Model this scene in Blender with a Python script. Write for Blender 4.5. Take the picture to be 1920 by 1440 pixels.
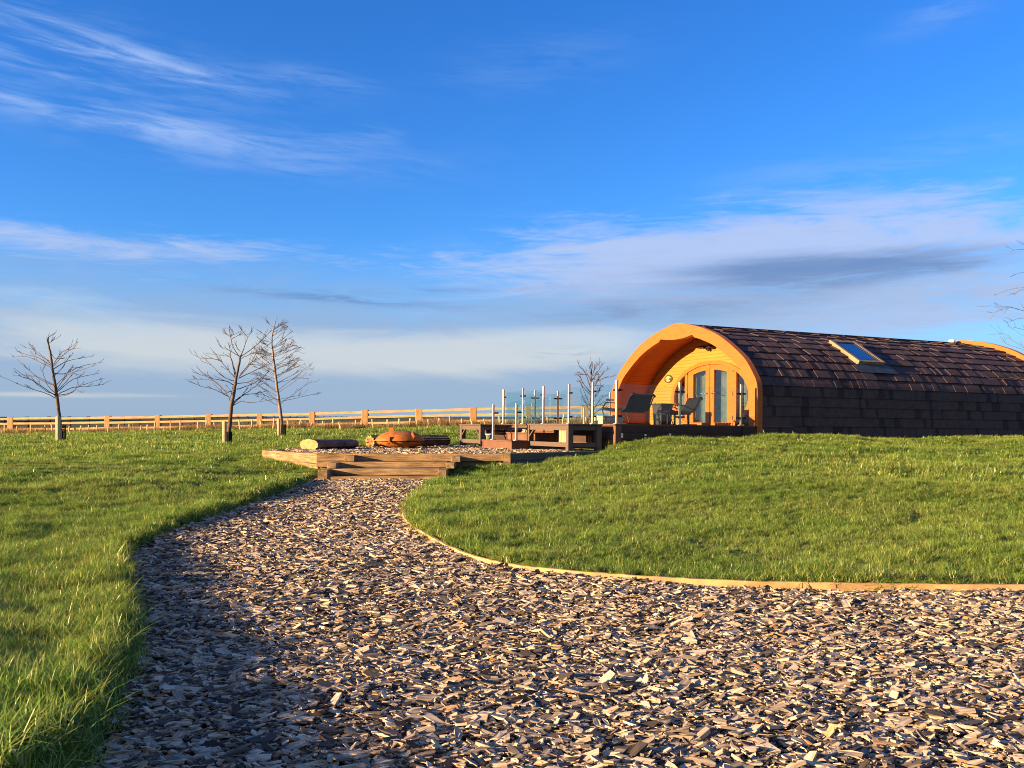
import bpy, bmesh, math, random
import numpy as np
from mathutils import Vector, Matrix, Euler

for o in list(bpy.data.objects):
    bpy.data.objects.remove(o)
SC = bpy.context.scene
COL = SC.collection
R = math.radians
random.seed(7)
RNG = np.random.default_rng(11)
F = 1700.0                      # focal length in photograph pixels (1920 wide)
E = 1.15                        # eye height above the near path
HZ = 795.0                      # eye-level row in the photograph

# ------------------------------------------------------------------ camera
cam_d = bpy.data.cameras.new('camera')
cam = bpy.data.objects.new('camera', cam_d)
COL.objects.link(cam)
cam.location = (0, 0, E)
cam.rotation_euler = (R(90), 0, 0)
cam_d.sensor_width = 36.0
cam_d.lens = 36.0 * F / 1920.0
cam_d.shift_y = (HZ - 720.0) / 1920.0
cam_d.clip_start = 0.05
cam_d.clip_end = 6000
SC.camera = cam

# ------------------------------------------------------------------ light
SUN_A, SUN_E = 22.0, 10.5        # degrees behind image-left, elevation
s_dir = Vector((-math.cos(R(SUN_A)) * math.cos(R(SUN_E)), -math.sin(R(SUN_A)) * math.cos(R(SUN_E)), math.sin(R(SUN_E))))
sun_d = bpy.data.lights.new('sun', 'SUN')
sun_d.energy = 5.0
sun_d.angle = R(0.5)
sun_d.color = (1.0, 0.68, 0.36)
sun = bpy.data.objects.new('sun', sun_d)
COL.objects.link(sun)
sun.rotation_euler = s_dir.to_track_quat('Z', 'Y').to_euler()
sun.location = s_dir * 50

SC.view_settings.view_transform = 'Standard'
SC.view_settings.look = 'None'
SC.view_settings.exposure = 1.8
SC.view_settings.gamma = 1.0
SC.cycles.max_bounces = 8
SC.cycles.transparent_max_bounces = 16
SC.cycles.use_denoising = True
SC.cycles.filter_width = 1.0


class NT:
    """small helper to write node maths"""
    def __init__(s, tree):
        s.t = tree
        s.n = tree.nodes
        s.l = tree.links

    def new(s, kind, **kw):
        n = s.n.new(kind)
        for k, v in kw.items():
            setattr(n, k, v)
        return n

    def put(s, sock, v):
        if hasattr(v, 'is_output'):
            s.l.new(v, sock)
        else:
            sock.default_value = v

    def m(s, op, a, b=0.0, c=0.0, clamp=False):
        n = s.new('ShaderNodeMath', operation=op, use_clamp=clamp)
        s.put(n.inputs[0], a); s.put(n.inputs[1], b); s.put(n.inputs[2], c)
        return n.outputs[0]

    def mix(s, f, a, b, blend='MIX'):
        n = s.new('ShaderNodeMix', data_type='RGBA', blend_type=blend)
        s.put(n.inputs[0], f)
        s.put(n.inputs[6], a if hasattr(a, 'is_output') else (*a, 1)[:4])
        s.put(n.inputs[7], b if hasattr(b, 'is_output') else (*b, 1)[:4])
        return n.outputs[2]

    def noise(s, vec, scale, detail=4, rough=0.55, dist=0.0):
        n = s.new('ShaderNodeTexNoise')
        if vec is not None:
            s.l.new(vec, n.inputs['Vector'])
        n.inputs['Scale'].default_value = scale
        n.inputs['Detail'].default_value = detail
        n.inputs['Roughness'].default_value = rough
        n.inputs['Distortion'].default_value = dist
        return n.outputs['Fac']

    def ramp(s, fac, stops):
        n = s.new('ShaderNodeValToRGB')
        s.l.new(fac, n.inputs[0])
        el = n.color_ramp.elements
        while len(el) < len(stops):
            el.new(0.5)
        for e, (p, c) in zip(el, stops):
            e.position = p
            e.color = (*c, 1) if len(c) == 3 else c
        return n.outputs[0]

    def sstep(s, v, a, b):
        n = s.new('ShaderNodeMapRange', interpolation_type='SMOOTHSTEP')
        s.put(n.inputs[0], v)
        n.inputs[1].default_value = a
        n.inputs[2].default_value = b
        return n.outputs[0]

    def comb(s, x, y, z=0.0):
        n = s.new('ShaderNodeCombineXYZ')
        s.put(n.inputs[0], x); s.put(n.inputs[1], y); s.put(n.inputs[2], z)
        return n.outputs[0]


# ------------------------------------------------------------------ sky
world = bpy.data.worlds.new('World')
SC.world = world
world.use_nodes = True
wt = NT(world.node_tree)
wt.n.clear()
sky = wt.new('ShaderNodeTexSky', sky_type='NISHITA')
sky.sun_disc = False
sky.sun_elevation = R(SUN_E)
sky.sun_rotation = math.atan2(s_dir.x, s_dir.y)
sky.air_density = 1.0
sky.dust_density = 0.3
sky.ozone_density = 2.5
tc = wt.new('ShaderNodeTexCoord')
sp = wt.new('ShaderNodeSeparateXYZ')
wt.l.new(tc.outputs['Generated'], sp.inputs[0])
dx, dy, dz = sp.outputs
az = wt.m('ARCTAN2', dx, dy)
rho = wt.m('SQRT', wt.m('ADD', wt.m('MULTIPLY', dx, dx), wt.m('MULTIPLY', dy, dy)))
el = wt.m('DIVIDE', dz, wt.m('MAXIMUM', rho, 0.02))


def azel(px, py):
    a = math.atan((px - 960) / F)
    return a, (HZ - py) / F * math.cos(a)


def blob(px, py, wx, wy, tilt=0.0):
    a0, e0 = azel(px, py)
    u = wt.m('DIVIDE', wt.m('SUBTRACT', az, a0), wx / F)
    ee = wt.m('SUBTRACT', wt.m('SUBTRACT', el, e0), wt.m('MULTIPLY', wt.m('SUBTRACT', az, a0), tilt))
    v = wt.m('DIVIDE', ee, wy / F)
    q = wt.m('ADD', wt.m('MULTIPLY', u, u), wt.m('MULTIPLY', v, v))
    return wt.m('POWER', 2.718, wt.m('MULTIPLY', q, -1.0))


def cnoise(sx, sy, off, detail=7, rough=0.58, tilt=0.0, dist=0.6):
    ee = wt.m('SUBTRACT', el, wt.m('MULTIPLY', az, tilt))
    v = wt.comb(wt.m('MULTIPLY', az, sx), wt.m('MULTIPLY', ee, sy), off)
    return wt.noise(v, 1.0, detail, rough, dist)


hs = wt.new('ShaderNodeHueSaturation')
hs.inputs['Saturation'].default_value = 1.25
wt.l.new(sky.outputs[0], hs.inputs['Color'])
elc = wt.sstep(el, 0.0, 0.45)
skyc = wt.mix(1.0, hs.outputs[0], (0.50, 0.85, 1.40), 'MULTIPLY')
WISP = (1.75, 2.6, 4.5)
CREAM = (3.1, 3.25, 3.4)
GREY = (0.78, 1.25, 2.4)
SLATE = (1.65, 2.2, 3.15)
n1 = cnoise(5, 30, 1.3, tilt=-0.07, detail=9, rough=0.64)
n2 = cnoise(11, 75, 7.7, tilt=-0.06, dist=0.9, detail=9, rough=0.6)
n3 = cnoise(4.5, 26, 3.1, detail=9, rough=0.62, dist=1.0)
n4 = cnoise(3, 30, 5.9, rough=0.62)
n5 = cnoise(12, 95, 2.2, dist=1.2, detail=9, rough=0.66)
streak = wt.m('ADD', wt.m('MULTIPLY', n1, 0.6), wt.m('MULTIPLY', n2, 0.4))


def madd(*xs):
    r = xs[0]
    for x in xs[1:]:
        r = wt.m('ADD', r, x)
    return r


def sc_(x, k):
    return wt.m('MULTIPLY', x, k)


# thin white wisps high on the left, and a few on the right
mw = madd(sc_(blob(90, 75, 230, 60, -0.12), 0.85), sc_(blob(290, 120, 190, 24, -0.13), 0.95), sc_(blob(130, 208, 300, 24, -0.05), 1.05), sc_(blob(60, 110, 260, 25, -0.1), 0.5),
          sc_(blob(600, 150, 90, 22, -0.1), 0.6), sc_(blob(560, 300, 260, 40), 0.5), sc_(blob(330, 250, 200, 50), 0.35), sc_(blob(690, 252, 70, 15), 0.6),
          sc_(blob(1560, 345, 160, 36, -0.05), 0.75), sc_(blob(1800, 268, 120, 22), 0.5), sc_(blob(1780, 15, 90, 30, 0.2), 0.4),
          sc_(blob(1010, 120, 170, 50, 0.2), 0.28), sc_(blob(820, 465, 120, 22), 0.35))
aw = sc_(wt.m('MULTIPLY', mw, wt.sstep(streak, 0.40, 0.66)), 0.7)
# the bank on the right and the layer over the horizon
mb = madd(sc_(blob(1440, 450, 470, 70, 0.02), 1.15), sc_(blob(1220, 520, 300, 60), 0.8), sc_(blob(1750, 520, 330, 90), 0.75),
          sc_(blob(240, 460, 330, 30, -0.02), 0.75), sc_(blob(1400, 590, 600, 50), 0.75), sc_(blob(130, 500, 330, 50), 0.5))
ab = wt.m('MULTIPLY', wt.sstep(madd(sc_(mb, 0.58), sc_(wt.m('SUBTRACT', n3, 0.5), 1.6), sc_(wt.m('SUBTRACT', n5, 0.5), 0.95)), 0.10, 0.80), sc_(wt.sstep(mb, 0.03, 0.35), 0.9))
shade = wt.sstep(madd(sc_(blob(1560, 505, 300, 40), 0.95), sc_(blob(1230, 590, 300, 34), 0.8), sc_(blob(1150, 480, 170, 24, 0.1), 0.15), wt.m('SUBTRACT', n4, 0.5)), 0.15, 0.85)
low = wt.sstep(wt.m('ADD', el, sc_(wt.m('SUBTRACT', n3, 0.5), 0.12)), 0.20, 0.07)
lowc = wt.mix(wt.sstep(madd(sc_(blob(330, 645, 470, 52, -0.03), 1.05), sc_(blob(1010, 655, 330, 42, 0.04), 1.0), sc_(blob(120, 740, 200, 6), 0.7), sc_(blob(60, 550, 200, 22), 0.45),
                            sc_(wt.m('SUBTRACT', n1, 0.5), 1.1), sc_(wt.m('SUBTRACT', n5, 0.5), 0.25)), 0.22, 0.98), SLATE, CREAM)
c = wt.mix(aw, skyc, WISP)
shade = wt.m('ADD', shade, sc_(wt.m('SUBTRACT', n5, 0.5), 0.5), clamp=True)
bankc = wt.mix(shade, (2.35, 2.9, 4.3), GREY)
c = wt.mix(ab, c, bankc)
gap = wt.m('SUBTRACT', 1.0, sc_(blob(1800, 620, 330, 60), 0.6))
c = wt.mix(sc_(wt.m('MULTIPLY', low, gap), 0.9), c, lowc)
dk = wt.m('MULTIPLY', madd(blob(1050, 662, 60, 9), sc_(blob(640, 560, 200, 10, -0.05), 0.8), sc_(blob(820, 545, 200, 6, 0.03), 0.6)), wt.sstep(n5, 0.38, 0.62))
c = wt.mix(sc_(dk, 0.75), c, (0.55, 1.1, 2.5))
# unseen pale cloud added behind the camera to make the fill light neutral
fill_cloud = wt.m('MULTIPLY', wt.sstep(dy, 0.05, -0.45), wt.sstep(wt.noise(tc.outputs['Generated'], 2.2, 5, 0.55), 0.30, 0.55))
c = wt.mix(sc_(fill_cloud, 0.6), c, (1.7, 1.65, 1.7))
bg = wt.new('ShaderNodeBackground')
bg.inputs['Strength'].default_value = 0.060
wt.l.new(c, bg.inputs['Color'])
wo = wt.new('ShaderNodeOutputWorld')
wt.l.new(bg.outputs[0], wo.inputs['Surface'])


# ------------------------------------------------------------------ helpers
def at(px, py, d):
    return Vector(((px - 960) / F * d, d, E + (HZ - py) / F * d))


def mat(name, base, rough=0.7, metal=0.0, var=0.25, vscale=6.0, stretch=(1, 1, 1), bump=0.0, bscale=40.0, dark=None, attr=None, spec=0.25, grain=None):
    """principled surface with noise-driven variation of its own colour and relief"""
    m = bpy.data.materials.new(name)
    m.use_nodes = True
    t = NT(m.node_tree)
    p = t.n['Principled BSDF']
    p.inputs['Roughness'].default_value = rough
    p.inputs['Metallic'].default_value = metal
    p.inputs['Specular IOR Level'].default_value = spec
    tcn = t.new('ShaderNodeTexCoord')
    mp = t.new('ShaderNodeMapping')
    mp.inputs['Scale'].default_value = stretch
    t.l.new(tcn.outputs['Object'], mp.inputs[0])
    v = mp.outputs[0]
    f = t.noise(v, vscale, 6, 0.6)
    lo = dark if dark else tuple(x * (1 - var) for x in base)
    hi = tuple(min(1, x * (1 + var)) for x in base)
    col = t.ramp(f, [(0.3, lo), (0.7, hi)])
    if grain:
        g = t.noise(v, grain, 3, 0.7)
        col = t.mix(t.sstep(g, 0.55, 0.72), col, tuple(x * 0.45 for x in base))
    if attr:
        a = t.new('ShaderNodeAttribute', attribute_name=attr)
        col = t.mix(1.0, col, a.outputs['Color'], 'MULTIPLY')
    t.l.new(col, p.inputs['Base Color'])
    if bump:
        b = t.new('ShaderNodeBump')
        b.inputs['Strength'].default_value = 0.6
        b.inputs['Distance'].default_value = bump
        t.l.new(t.noise(v, bscale, 5, 0.6), b.inputs['Height'])
        t.l.new(b.outputs[0], p.inputs['Normal'])
    return m


class MB:
    def __init__(s):
        s.v = []; s.f = []; s.c = []; s.uv = None

    def add(s, vs, fs, c=None):
        o = len(s.v)
        s.v += [tuple(x) for x in vs]
        s.f += [tuple(i + o for i in f) for f in fs]
        if c is not None:
            s.c += [c] * len(fs)
        return s

    def box(s, lo, hi, M=None, c=None, jit=0.0):
        vs = [Vector((x, y, z)) for x in (lo[0], hi[0]) for y in (lo[1], hi[1]) for z in (lo[2], hi[2])]
        if jit:
            vs = [v + Vector((random.uniform(-jit, jit), random.uniform(-jit, jit), random.uniform(-jit, jit))) for v in vs]
        if M is not None:
            vs = [M @ v for v in vs]
        return s.add(vs, [(0, 1, 3, 2), (4, 6, 7, 5), (0, 4, 5, 1), (2, 3, 7, 6), (0, 2, 6, 4), (1, 5, 7, 3)], c)

    def beam(s, a, b, w, h, up=(0, 0, 1), c=None):
        a = Vector(a); b = Vector(b)
        x = (b - a); L = x.length; x.normalize()
        y = Vector(up).cross(x).normalized()
        z = x.cross(y)
        M = Matrix(((x.x, y.x, z.x, a.x), (x.y, y.y, z.y, a.y), (x.z, y.z, z.z, a.z), (0, 0, 0, 1)))
        return s.box((0, -w / 2, -h / 2), (L, w / 2, h / 2), M, c)

    def tube(s, pts, rad, n=8, sx=1.0, cap=True):
        pts = [Vector(p) for p in pts]
        if not hasattr(rad, '__len__'):
            rad = [rad] * len(pts)
        rings = []
        ref = None
        for i, p in enumerate(pts):
            t = (pts[min(i + 1, len(pts) - 1)] - pts[max(i - 1, 0)]).normalized()
            if ref is None:
                ref = Vector((0, 0, 1)) if abs(t.z) < 0.9 else Vector((1, 0, 0))
            a = (ref - t * ref.dot(t)).normalized()
            ref = a
            b = t.cross(a)
            rings.append([p + (a * math.cos(2 * math.pi * k / n) + b * math.sin(2 * math.pi * k / n) * sx) * rad[i] for k in range(n)])
        vs = [v for r in rings for v in r]
        fs = []
        for i in range(len(pts) - 1):
            for k in range(n):
                k2 = (k + 1) % n
                fs.append((i * n + k, i * n + k2, (i + 1) * n + k2, (i + 1) * n + k))
        if cap:
            fs.append(tuple(range(n))[::-1])
            fs.append(tuple((len(pts) - 1) * n + k for k in range(n)))
        return s.add(vs, fs)

    def lathe(s, prof, center, n=32, sx=1.0, sy=1.0):
        vs = []
        for r, z in prof:
            for k in range(n):
                a = 2 * math.pi * k / n
                vs.append((center[0] + r * math.cos(a) * sx, center[1] + r * math.sin(a) * sy, center[2] + z))
        fs = []
        for i in range(len(prof) - 1):
            for k in range(n):
                k2 = (k + 1) % n
                fs.append((i * n + k, i * n + k2, (i + 1) * n + k2, (i + 1) * n + k))
        fs.append(tuple(range(n))[::-1])
        fs.append(tuple((len(prof) - 1) * n + k for k in range(n)))
        return s.add(vs, fs)

    def prism(s, poly, u0, u1, c=None):
        """poly of (v, w) pairs extruded along the local u (x) axis"""
        n = len(poly)
        vs = [(u0, a, b) for a, b in poly] + [(u1, a, b) for a, b in poly]
        fs = [tuple(range(n))[::-1], tuple(range(n, 2 * n))]
        fs += [(i, (i + 1) % n, n + (i + 1) % n, n + i) for i in range(n)]
        return s.add(vs, fs, c)

    def build(s, name, m, parent=None, smooth=False, bevel=0.0):
        me = bpy.data.meshes.new(name)
        me.from_pydata(s.v, [], s.f)
        bm = bmesh.new()
        bm.from_mesh(me)
        bmesh.ops.recalc_face_normals(bm, faces=bm.faces)
        bm.to_mesh(me)
        bm.free()
        if s.c:
            at_ = me.color_attributes.new('tint', 'FLOAT_COLOR', 'CORNER')
            arr = np.ones((len(me.loops), 4), np.float32)
            for p, cc in zip(me.polygons, s.c):
                arr[p.loop_start:p.loop_start + p.loop_total, :3] = cc
            at_.data.foreach_set('color', arr.ravel())
        me.materials.append(m)
        if smooth:
            me.polygons.foreach_set('use_smooth', [True] * len(me.polygons))
        o = bpy.data.objects.new(name, me)
        COL.objects.link(o)
        if parent is not None:
            o.parent = parent
        if smooth:
            md = o.modifiers.new('split', 'EDGE_SPLIT')
            md.split_angle = R(40)
        if bevel:
            md = o.modifiers.new('bevel', 'BEVEL')
            md.width = bevel
            md.segments = 2
            md.limit_method = 'ANGLE'
        return o


def tag(o, label=None, cat=None, group=None, kind=None):
    if label: o['label'] = label
    if cat: o['category'] = cat
    if group: o['group'] = group
    if kind: o['kind'] = kind
    return o


def thing(name, label, cat, M=None, group=None):
    o = bpy.data.objects.new(name, None)
    COL.objects.link(o)
    if M is not None:
        o.matrix_world = M
    o.empty_display_size = 0.2
    return tag(o, label, cat, group)


def T(x, y, z, rz=0.0):
    return Matrix.Translation((x, y, z)) @ Matrix.Rotation(rz, 4, 'Z')


# ------------------------------------------------------------------ materials
M_frame = mat('orange_stained_timber', (0.43, 0.112, 0.016), 0.5, var=0.12, vscale=5, stretch=(1, 1, 3), bump=0.001, bscale=40)
M_lining = None
M_sleeper = mat('weathered_sleeper', (0.255, 0.165, 0.082), 0.85, var=0.65, vscale=3, stretch=(0.8, 6, 8), bump=0.016, bscale=5, grain=4)
M_sleeper_end = mat('sleeper_end', (0.25, 0.165, 0.085), 0.85, var=0.6, vscale=9, bump=0.01, bscale=24, grain=10)
M_sleeper_shaded = mat('shaded_sleeper', (0.11, 0.10, 0.08), 0.9, var=0.35, vscale=3, stretch=(1.2, 9, 16), bump=0.006, bscale=14)  # sleeper colour darkened for the shade on the right-hand wall
M_deck = mat('brown_deck_board', (0.15, 0.073, 0.042), 0.7, var=0.18, vscale=4, stretch=(1, 1, 1), bump=0.001)
M_deck_shaded = mat('shaded_deck_board', (0.06, 0.032, 0.025), 0.75, var=0.2, vscale=4)  # deck board with the shade of its unlit side put into the colour
M_steel = mat('brushed_steel', (0.44, 0.39, 0.29), 0.32, 0.8, var=0.05, spec=0.5)
M_clamp = mat('dark_clamp', (0.03, 0.03, 0.035), 0.4, 0.6)
M_fence = mat('pale_fence_timber', (0.44, 0.27, 0.12), 0.8, var=0.3, vscale=2.5, stretch=(1, 1, 5), bump=0.003, bscale=25)
M_fpost = mat('orange_fence_post', (0.43, 0.245, 0.105), 0.8, var=0.25, vscale=3, stretch=(4, 4, 1), bump=0.004, bscale=20)
M_farfence = mat('dark_fence_timber', (0.06, 0.05, 0.05), 0.85)
M_cane = mat('pale_cane', (0.62, 0.44, 0.22), 0.7, var=0.2)
M_black = mat('black_metal', (0.018, 0.017, 0.018), 0.45, 0.2)
M_blackcloth = mat('black_weave', (0.012, 0.011, 0.012), 0.7, var=0.3, vscale=40, spec=0.08)
M_wicker = mat('charcoal_wicker', (0.035, 0.035, 0.038), 0.6, var=0.6, vscale=60, stretch=(1, 1, 2.5), bump=0.004, bscale=70)
M_table = mat('grey_brown_table', (0.115, 0.082, 0.066), 0.75, var=0.2, vscale=4, stretch=(1, 6, 6))
M_panel = mat('weathered_panel', (0.36, 0.26, 0.14), 0.8, var=0.35, vscale=4, stretch=(1, 5, 1.0))
M_rust = mat('rusted_steel', (0.36, 0.12, 0.026), 0.75, var=0.35, vscale=7, bump=0.001, bscale=40)
M_logend = mat('cut_log_end', (0.48, 0.25, 0.095), 0.8, var=0.35, vscale=9)
M_bark = mat('log_bark', (0.15, 0.10, 0.075), 0.95, var=0.5, vscale=7, stretch=(1, 1, 1), bump=0.02, bscale=22)
M_trunk = mat('young_bark', (0.11, 0.075, 0.052), 0.8, var=0.45, vscale=12)
M_birch = mat('birch_bark', (0.24, 0.17, 0.125), 0.75, var=0.5, vscale=14, stretch=(1, 1, 3))
M_twig = mat('dark_twig', (0.095, 0.064, 0.052), 0.8, var=0.3)
M_stake = mat('pale_stake', (0.52, 0.38, 0.22), 0.75, var=0.2, vscale=5)
M_guard = mat('black_plastic_mesh', (0.015, 0.015, 0.014), 0.6)
M_deadleaf = mat('dead_leaf', (0.10, 0.055, 0.035), 0.8, var=0.4)
M_bucket = mat('green_bucket', (0.13, 0.19, 0.10), 0.5, var=0.1)
M_white = mat('white_paint', (0.75, 0.73, 0.68), 0.5, var=0.08)
M_beige = mat('beige_box', (0.42, 0.36, 0.26), 0.8, var=0.12)
M_edging = mat('timber_edging', (0.46, 0.29, 0.13), 0.8, var=0.4, vscale=4, bump=0.003)
M_curtain = mat('added_pale_curtain', (0.30, 0.31, 0.28), 0.9, var=0.3, vscale=5)
M_plinth = mat('dark_plinth', (0.03, 0.022, 0.018), 0.9)
M_interior = mat('pod_interior', (0.30, 0.22, 0.15), 0.8)
M_skyframe = mat('bronze_window_frame', (0.27, 0.20, 0.12), 0.5, 0.2)
M_flash = mat('lead_flashing', (0.06, 0.08, 0.09), 0.5, 0.3)
M_sign_g = mat('dark_green_sign', (0.05, 0.045, 0.012), 0.6, var=0.1)
M_sign_c = mat('cream_sign', (0.48, 0.41, 0.20), 0.6, var=0.05)
M_sign_l = mat('leaf_green_sign', (0.17, 0.20, 0.075), 0.6, var=0.2)


def roof_mat():
    m = mat('brown_roof_tile', (0.082, 0.053, 0.048), 0.7, var=0.25, vscale=9, bump=0.002, bscale=90, attr='tint', spec=0.15)
    return m


M_roof = roof_mat()


def board_mat(name, base, pitch, axis, knots=True):
    """tongue and groove boards; axis 'z' uses local height, 'uv' the arc length stored in the uv map"""
    m = bpy.data.materials.new(name)
    m.use_nodes = True
    t = NT(m.node_tree)
    p = t.n['Principled BSDF']
    p.inputs['Roughness'].default_value = 0.55
    p.inputs['Specular IOR Level'].default_value = 0.25
    tcn = t.new('ShaderNodeTexCoord')
    sx = t.new('ShaderNodeSeparateXYZ')
    if axis == 'z':
        t.l.new(tcn.outputs['Object'], sx.inputs[0])
        along, across = sx.outputs[1], sx.outputs[2]
    else:
        t.l.new(tcn.outputs['UV'], sx.inputs[0])
        along, across = sx.outputs[0], sx.outputs[1]
    q = t.m('DIVIDE', across, pitch)
    cell = t.m('FLOOR', q)
    fr = t.m('FRACT', q)
    wn = t.new('ShaderNodeTexWhiteNoise', noise_dimensions='1D')
    t.l.new(cell, wn.inputs['W'])
    g = t.noise(t.comb(t.m('MULTIPLY', along, 1.5), t.m('MULTIPLY', across, 26), t.m('MULTIPLY', cell, 3.3)), 1.0, 5, 0.6)
    col = t.ramp(g, [(0.25, tuple(x * 0.82 for x in base)), (0.75, tuple(min(1, x * 1.12) for x in base))])
    col = t.mix(t.m('MULTIPLY', wn.outputs['Value'], 0.25), col, tuple(x * 0.75 for x in base))
    if knots:
        vo = t.new('ShaderNodeTexVoronoi', feature='F1')
        t.l.new(t.comb(t.m('MULTIPLY', along, 2.2), t.m('MULTIPLY', across, 5.0), 0.0), vo.inputs['Vector'])
        vo.inputs['Scale'].default_value = 1.0
        col = t.mix(t.m('MULTIPLY', t.sstep(vo.outputs['Distance'], 0.13, 0.05), 0.7), col, tuple(x * 0.3 for x in base))
    groove = t.m('MULTIPLY', t.sstep(t.m('ABSOLUTE', t.m('SUBTRACT', fr, 0.5)), 0.40, 0.49), 1.0)
    b = t.new('ShaderNodeBump', invert=True)
    b.inputs['Strength'].default_value = 0.5
    b.inputs['Distance'].default_value = 0.006
    t.l.new(groove, b.inputs['Height'])
    t.l.new(b.outputs[0], p.inputs['Normal'])
    col = t.mix(t.m('MULTIPLY', groove, 0.5), col, tuple(x * 0.25 for x in base))
    t.l.new(col, p.inputs['Base Color'])
    return m


M_facade = board_mat('pale_facade_boards', (0.48, 0.18, 0.028), 0.085, 'z')
M_lining = board_mat('porch_lining_boards', (0.36, 0.095, 0.018), 0.11, 'uv')


def glass_mat(name, tint, refl=1.0, ior=1.5):
    m = bpy.data.materials.new(name)
    m.use_nodes = True
    t = NT(m.node_tree)
    t.n.clear()
    tr = t.new('ShaderNodeBsdfTransparent')
    tr.inputs[0].default_value = (*tint, 1)
    gl = t.new('ShaderNodeBsdfGlossy')
    gl.inputs['Roughness'].default_value = 0.005
    g = t.new('ShaderNodeNewGeometry')
    dt = t.new('ShaderNodeVectorMath', operation='DOT_PRODUCT')
    t.l.new(g.outputs['Incoming'], dt.inputs[0]); t.l.new(g.outputs['Normal'], dt.inputs[1])
    f0 = ((ior - 1) / (ior + 1)) ** 2
    k = t.m('POWER', t.m('SUBTRACT', 1.0, t.m('ABSOLUTE', dt.outputs['Value'])), 5.0)
    fr = t.m('ADD', f0, t.m('MULTIPLY', k, 1 - f0))
    mx = t.new('ShaderNodeMixShader')
    t.l.new(t.m('MULTIPLY', fr, refl, clamp=True), mx.inputs[0])
    t.l.new(tr.outputs[0], mx.inputs[1])
    t.l.new(gl.outputs[0], mx.inputs[2])
    out = t.new('ShaderNodeOutputMaterial')
    t.l.new(mx.outputs[0], out.inputs[0])
    return m


M_glass = glass_mat('balustrade_glass', (0.90, 0.968, 0.968), 0.8)
M_pane = glass_mat('window_glass', (0.80, 0.84, 0.82), 2.2, 1.6)
M_skypane = glass_mat('skylight_glass', (0.7, 0.76, 0.8), 2.0, 1.7)

# ------------------------------------------------------------------ terrain
def path_z(y):
    y = np.asarray(y, float)
    return np.where(y < 5, 0.0, np.minimum((y - 5) * 0.0181, 0.198))


_tp = []
for px, py, d in [(115, 832, 30), (427, 838, 28), (528, 820, 36), (0, 816, 53), (203, 813, 51.5), (393, 809, 50), (585, 806, 49), (785, 802, 47.7),
                  (888, 800, 47), (1100, 798, 45.5), (1300, 796, 44), (2200, 800, 40), (-600, 822, 56), (491, 861, 18.7), (588, 892, 15.9), (560, 893, 15.3),
                  (0, 900, 13), (0, 1005, 8), (0, 1215, 4.2), (0, 852, 22), (300, 905, 13), (300, 868, 18), (1920, 1090, 6.3),
                  (945, 874, 16), (1110, 852, 17.8), (1160, 831, 18), (1300, 829, 18.3), (1500, 829, 18.6), (1700, 828, 19.3), (1920, 828, 20.5), (2300, 828, 22.5),
                  (1400, 920, 11.2), (1100, 925, 12), (1700, 920, 11.2), (2100, 925, 11.2), (880, 905, 14), (1000, 880, 15.2), (1150, 855, 16.2)]:
    p = at(px, py, d)
    _tp.append((p.x, p.y, p.z))
for x, y, w in [(-3.5, 22.5, -.57), (-1.5, 23, -.57), (0, 23.5, -.56), (-4.5, 20, -.60), (5, 24, -.45), (10, 28, -.45), (4, 30, -.5), (-8, 2, -1.0), (-3, 0, -1.03), (-12, 8, -.92), (-14, 18, -.78),
                (16, 26, -.42), (20, 12, -.8), (16, 7, -1.0), (-2, 17.5, -.6), (12, 5.8, -1.07), (26, 25, -.45)]:
    _tp.append((x, y, E + w))

# the path: plan outline from its two edges
LEFT_E = [(-1.30, 1.4), (-1.33, 2.2)] + [((px - 960) / F * d, d) for px, d in [(172, 3.02), (238, 3.88), (262, 4.85), (248, 6.05), (240, 6.95), (262, 7.9), (335, 9.15), (445, 11.1), (560, 14.0), (596, 15.9)]]
RIGHT_E = [((px - 960) / F * d, d) for px, d in [(838, 15.9), (806, 14.9), (772, 12.3), (755, 10.9), (762, 9.55), (815, 8.2), (890, 7.25), (1000, 6.75), (1200, 6.40), (1400, 6.20), (1650, 6.12), (1920, 6.08), (2600, 6.15), (3600, 6.3)]]


def smooth_line(pts, n=12):
    P = [Vector((*p, 0)) for p in pts]
    out = []
    for i in range(len(P) - 1):
        p0, p1, p2, p3 = P[max(i - 1, 0)], P[i], P[i + 1], P[min(i + 2, len(P) - 1)]
        for k in range(n):
            t = k / n
            q = 0.5 * ((2 * p1) + (p2 - p0) * t + (2 * p0 - 5 * p1 + 4 * p2 - p3) * t * t + (3 * p1 - p0 - 3 * p2 + p3) * t ** 3)
            out.append((q.x, q.y))
    out.append((P[-1].x, P[-1].y))
    return out


LEFT_S = smooth_line(LEFT_E)
RIGHT_S = smooth_line(RIGHT_E)
PATH_POLY = np.array([(-1.3, -2.5)] + LEFT_S + RIGHT_S + [(10, -2.5)])
for i in (6, 30, 54, 66, 78, 96, 110):
    x, y = LEFT_S[min(i, len(LEFT_S) - 1)]
    _tp.append((x - 0.12, y, float(path_z(y)) + (0.125 if y < 10 else 0.07)))
for i in (8, 22, 36, 48, 60, 72, 84, 96, 110, 130):
    x, y = RIGHT_S[min(i, len(RIGHT_S) - 1)]
    _tp.append((x + 0.08, y + 0.1, float(path_z(y)) + 0.055))
_tp = np.array(_tp)


def _phi(r2):
    return np.where(r2 > 1e-12, r2 * np.log(np.maximum(r2, 1e-12)), 0) * 0.5


_n = len(_tp)
_K = _phi(((_tp[:, None, :2] - _tp[None, :, :2]) ** 2).sum(-1)) + np.eye(_n) * 0.15
_P = np.c_[np.ones(_n), _tp[:, :2]]
_A = np.block([[_K, _P], [_P.T, np.zeros((3, 3))]])
_w = np.linalg.solve(_A, np.r_[_tp[:, 2], 0, 0, 0])


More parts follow.
